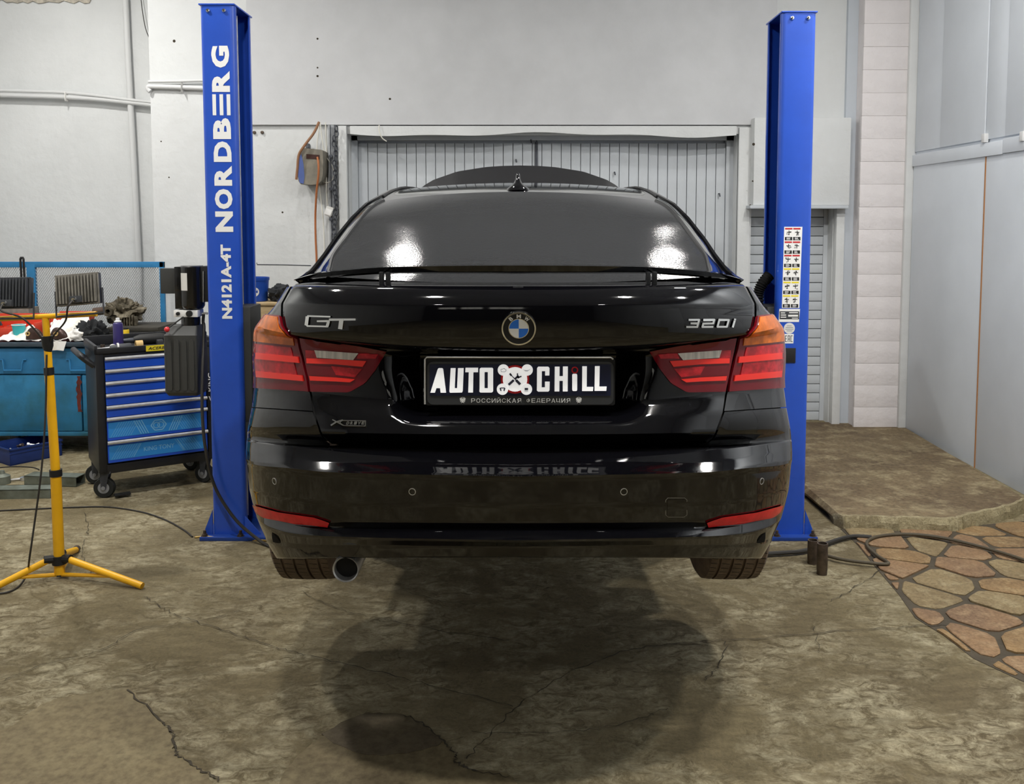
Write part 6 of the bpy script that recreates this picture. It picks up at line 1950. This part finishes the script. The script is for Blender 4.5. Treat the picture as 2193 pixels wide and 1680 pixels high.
def bpatch(a0, a1, h0, h1):
    m.grid([[on_bucket(a0 + (a1 - a0) * k / 6, h) for k in range(7)] for h in (h0, h1)])
vs = [on_bucket(0.28, bh * 0.42)]
ringv = [on_bucket(0.28 + 0.34 * math.cos(t), bh * 0.42 + 0.033 * math.sin(t)) for t in [2 * math.pi * k / 24 for k in range(24)]]
m._add(vs + ringv, [(0, 1 + k, 1 + (k + 1) % 24) for k in range(24)])
m.build('bucket_print', M_WHITEPL, buc, smooth=60)
m = text_mb(MB(), 'EBI', on_bucket(-0.05, bh * 0.72) + Vector((0, -0.003, 0)), (math.cos(0.2), math.sin(0.2), 0), (0, 0, 1), 0.045, 0.02, 0.02, 0.001)
o = m.build('bucket_lettering', M_WHITE, buc, smooth=0); o['kind'] = 'stuff'
lump('black_jacket', M_BLKCLOTH, (P(597, 620, CY + 0.1).x, CY + 0.15, cz + 0.045), (0.075, 0.09, 0.07), 41, 'crumpled black jacket beside the blue bucket', 'jacket', 0.45, 4, 0.62)

# ================================================================== ON THE WALLS
# hose reel
HY = 7.28
def hp(px, py, dy=0.0): return P(px, py, HY + dy)
reel = thing('hose_reel', 'dusty grey hose reel on the wall beside the gate', 'hose reel', tuple(hp(664, 395)))
outl = [(645, 320), (652, 317), (688, 321), (691, 324), (692, 350), (691, 375), (688, 388), (682, 394), (668, 396), (644, 395), (639, 388), (637, 370), (639, 345)]
MB().prism([hp(x, y) for x, y in outl], (0, 0.2, 0)).build('housing', M_REEL, reel, smooth=50)
MB().prism([hp(x, y, -0.004) for x, y in ((637, 345), (645, 330), (650, 352), (652, 380), (650, 394), (642, 392), (637, 372))], (0, 0.004, 0)).build('side_cheek', mat('reel_blue', '#5b6fae', 0.5), reel)
MB().prism([hp(x, y, -0.004) for x, y in ((656, 330), (684, 332), (684, 341), (656, 340))], (0, 0.004, 0)).build('outlet_slot', mat('slot_dark', '#3a1f18', 0.8), reel)
MB().tube([hp(660, 321, 0.1), hp(660, 312, 0.2)], 0.02, 8).build('wall_bracket', M_CHAIN, reel)
MB().tube(crom([hp(683, 262, 0.05), hp(672, 285), hp(652, 312, -0.03), hp(640, 332, -0.03), hp(637, 360, -0.03), hp(634.5, 385, -0.03)], 8), 0.0105, 10).build('feed_hose', M_HOSE, reel)
MB().tube(crom([hp(680, 337, 0.0), hp(682, 352, -0.03), hp(682, 375, -0.03), hp(678, 410, 0.0), hp(675.5, 460, 0.05), hp(676, 510, 0.05), hp(678, 558, 0.05), hp(679, 640, 0.05)], 8), 0.0085, 10).build('outlet_hose', M_HOSEO, reel)
# hanging white cables and socket
WCY = 7.44
def wp(px, py, dy=0.0): return P(px, py, WCY + dy)
solo(MB().tube(crom([wp(684, 262), wp(680, 300), wp(679, 330), wp(684, 400, -0.01), wp(692, 470), wp(695, 545), wp(696, 640)], 8), 0.0042, 6), 'hanging_cable', M_WCABLE, 'white cable hanging straight down behind the hose reel', 'cable')
solo(MB().tube(crom([wp(686, 262), wp(690, 300), wp(697, 332), wp(711, 355), wp(715, 375), wp(708, 389), wp(695, 391), wp(688, 386)], 8), 0.0042, 6), 'cable_loop', M_WCABLE, 'white cable looped to the right of the hose reel', 'cable')
sock = thing('hanging_socket', 'white plug socket dangling on a cable left of the gate', 'socket', tuple(wp(704, 463)))
MB().tube(crom([wp(697, 262), wp(699, 320), wp(699, 400), wp(701, 440)], 8), 0.0045, 6).build('cord', M_WCABLE, sock)
Mx = Matrix.Translation(wp(705, 453, -0.02)) @ Matrix.Rotation(math.radians(20), 4, 'Y')
MB(Mx).box((-0.032, -0.025, -0.04), (0.032, 0.02, 0.04), 0.012).build('socket_body', M_WHITEPL, sock)
MB(Mx).box((-0.026, -0.029, -0.03), (0.026, -0.024, 0.018), 0.004).build('socket_face', M_WHITE, sock)
# iron rail with chain beside the gate post
rail_ = thing('gate_chain_rail', 'dark iron rail with hanging chain left of the gate', 'chain rail', tuple(wp(712, 560)))
MB().box(wp(702, 268) + Vector((0, 0, 0)), wp(721, 640) + Vector((0, 0.05, 0)), 0.004).build('backing_strip', mat('strip_grey', '#9da0a4', 0.6, var=0.2, scale=15), rail_)
MB().box(wp(706, 268, -0.03), wp(714, 640, -0.005), 0.004).build('iron_bar', M_CHAIN, rail_)
rc = random.Random(2)
py = 276
k = 0
while py < 520:
    c = wp(718 + rc.uniform(-2.5, 2.5), py, -0.035)
    ring_ = [c + (Vector((0.016 * math.cos(t), 0.004 * math.sin(t), 0.026 * math.sin(t))) if k % 2 else Vector((0.008 * math.cos(t), 0.014 * math.cos(t), 0.026 * math.sin(t)))) for t in [2 * math.pi * q / 14 for q in range(15)]]
    MB().tube(ring_, 0.0048, 6, False).build('chain_link', M_CHAIN, rail_)
    py += 10.5; k += 1
for py in (335, 405, 470):
    MB().lathe([(0.0, -0.02), (0.014, -0.018), (0.014, 0.01)], wp(709, py, -0.03), axis='Y', seg=10).build('rail_bolt', M_CHAIN, rail_)
# pipes
WL = 7.96
solo(MB().tube([P(266, -60, WL), P(274, 120, WL), P(285, 320, WL), P(297, 556, WL), P(299, 760, WL)], 0.026, 14), 'vertical_pipe', M_PIPE, 'pale grey vertical pipe on the left wall above the workbench', 'pipe')
def wall_pipe(pts, r, Y, name, m, label):
    t_ = solo(MB().tube(crom([P(x, y, Y) for x, y in pts], 6), r, 12), name, m, label, 'pipe')
    return t_
wall_pipe([(-120, 192), (0, 194), (70, 196), (132, 198), (200, 204), (270, 213), (334, 220)], 0.014, WL - 0.03, 'conduit_pipe', M_PIPE, 'thin white conduit, upper of the pair on the left wall')
lo_ = wall_pipe([(-120, 202), (0, 204), (70, 206), (132, 208), (200, 212), (270, 219), (334, 226)], 0.019, WL - 0.02, 'grey_wall_pipe', M_PIPE, 'thick grey pipe, lower of the pair on the left wall')
WP_ = WY - 0.025
up_ = wall_pipe([(318, 175), (380, 174), (436, 172.5), (500, 171)], 0.012, WP_ - 0.01, 'conduit_pipe', M_PIPE, 'thin white conduit, upper of the pair beside the left lift post')
lp_ = wall_pipe([(322, 196), (317, 191), (318, 186), (326, 185.5), (380, 187), (436, 189), (500, 191)], 0.019, WP_, 'grey_wall_pipe', M_PIPE, 'thick grey pipe with rounded end, beside the left lift post')
for par, px, y0, y1, Y in ((lo_, 142, 196, 218, WL), (lp_, 390, 176, 200, WP_ + 0.02)):
    a, b = P(px - 3, y0, Y - 0.055), P(px + 3, y1, Y)
    MB().box(a, b, 0.004).build('pipe_clamp', M_WHITEPL, par)
solo(MB().tube(crom([P(301, -10, WL), P(306, 30, WL - 0.01), P(313, 65, WL - 0.01), P(327, 97, WL)], 6), 0.0035, 6), 'loose_wire', M_CABLE, 'thin loose wire dangling on the left wall near the ceiling', 'wire')
solo(MB().tube(crom([P(812, 268, WY - 0.06), P(812, 280, WY - 0.07), P(818, 295, WY - 0.07), P(828, 303, WY - 0.06)], 6), 0.0045, 6), 'wire_end', M_WCABLE, 'short white wire end hanging over the gate lintel', 'wire')
for px, lab in ((545, 'rusty wall bolt nearest the left lift post'), (562, 'rusty wall bolt further from the left lift post')):
    solo(MB().lathe([(0.0, -0.02), (0.012, -0.018), (0.014, 0.0)], P(px, 284, WY), axis='Y', seg=10), 'wall_bolt', M_SLEEVE, lab, 'bolt', 'two wall bolts')
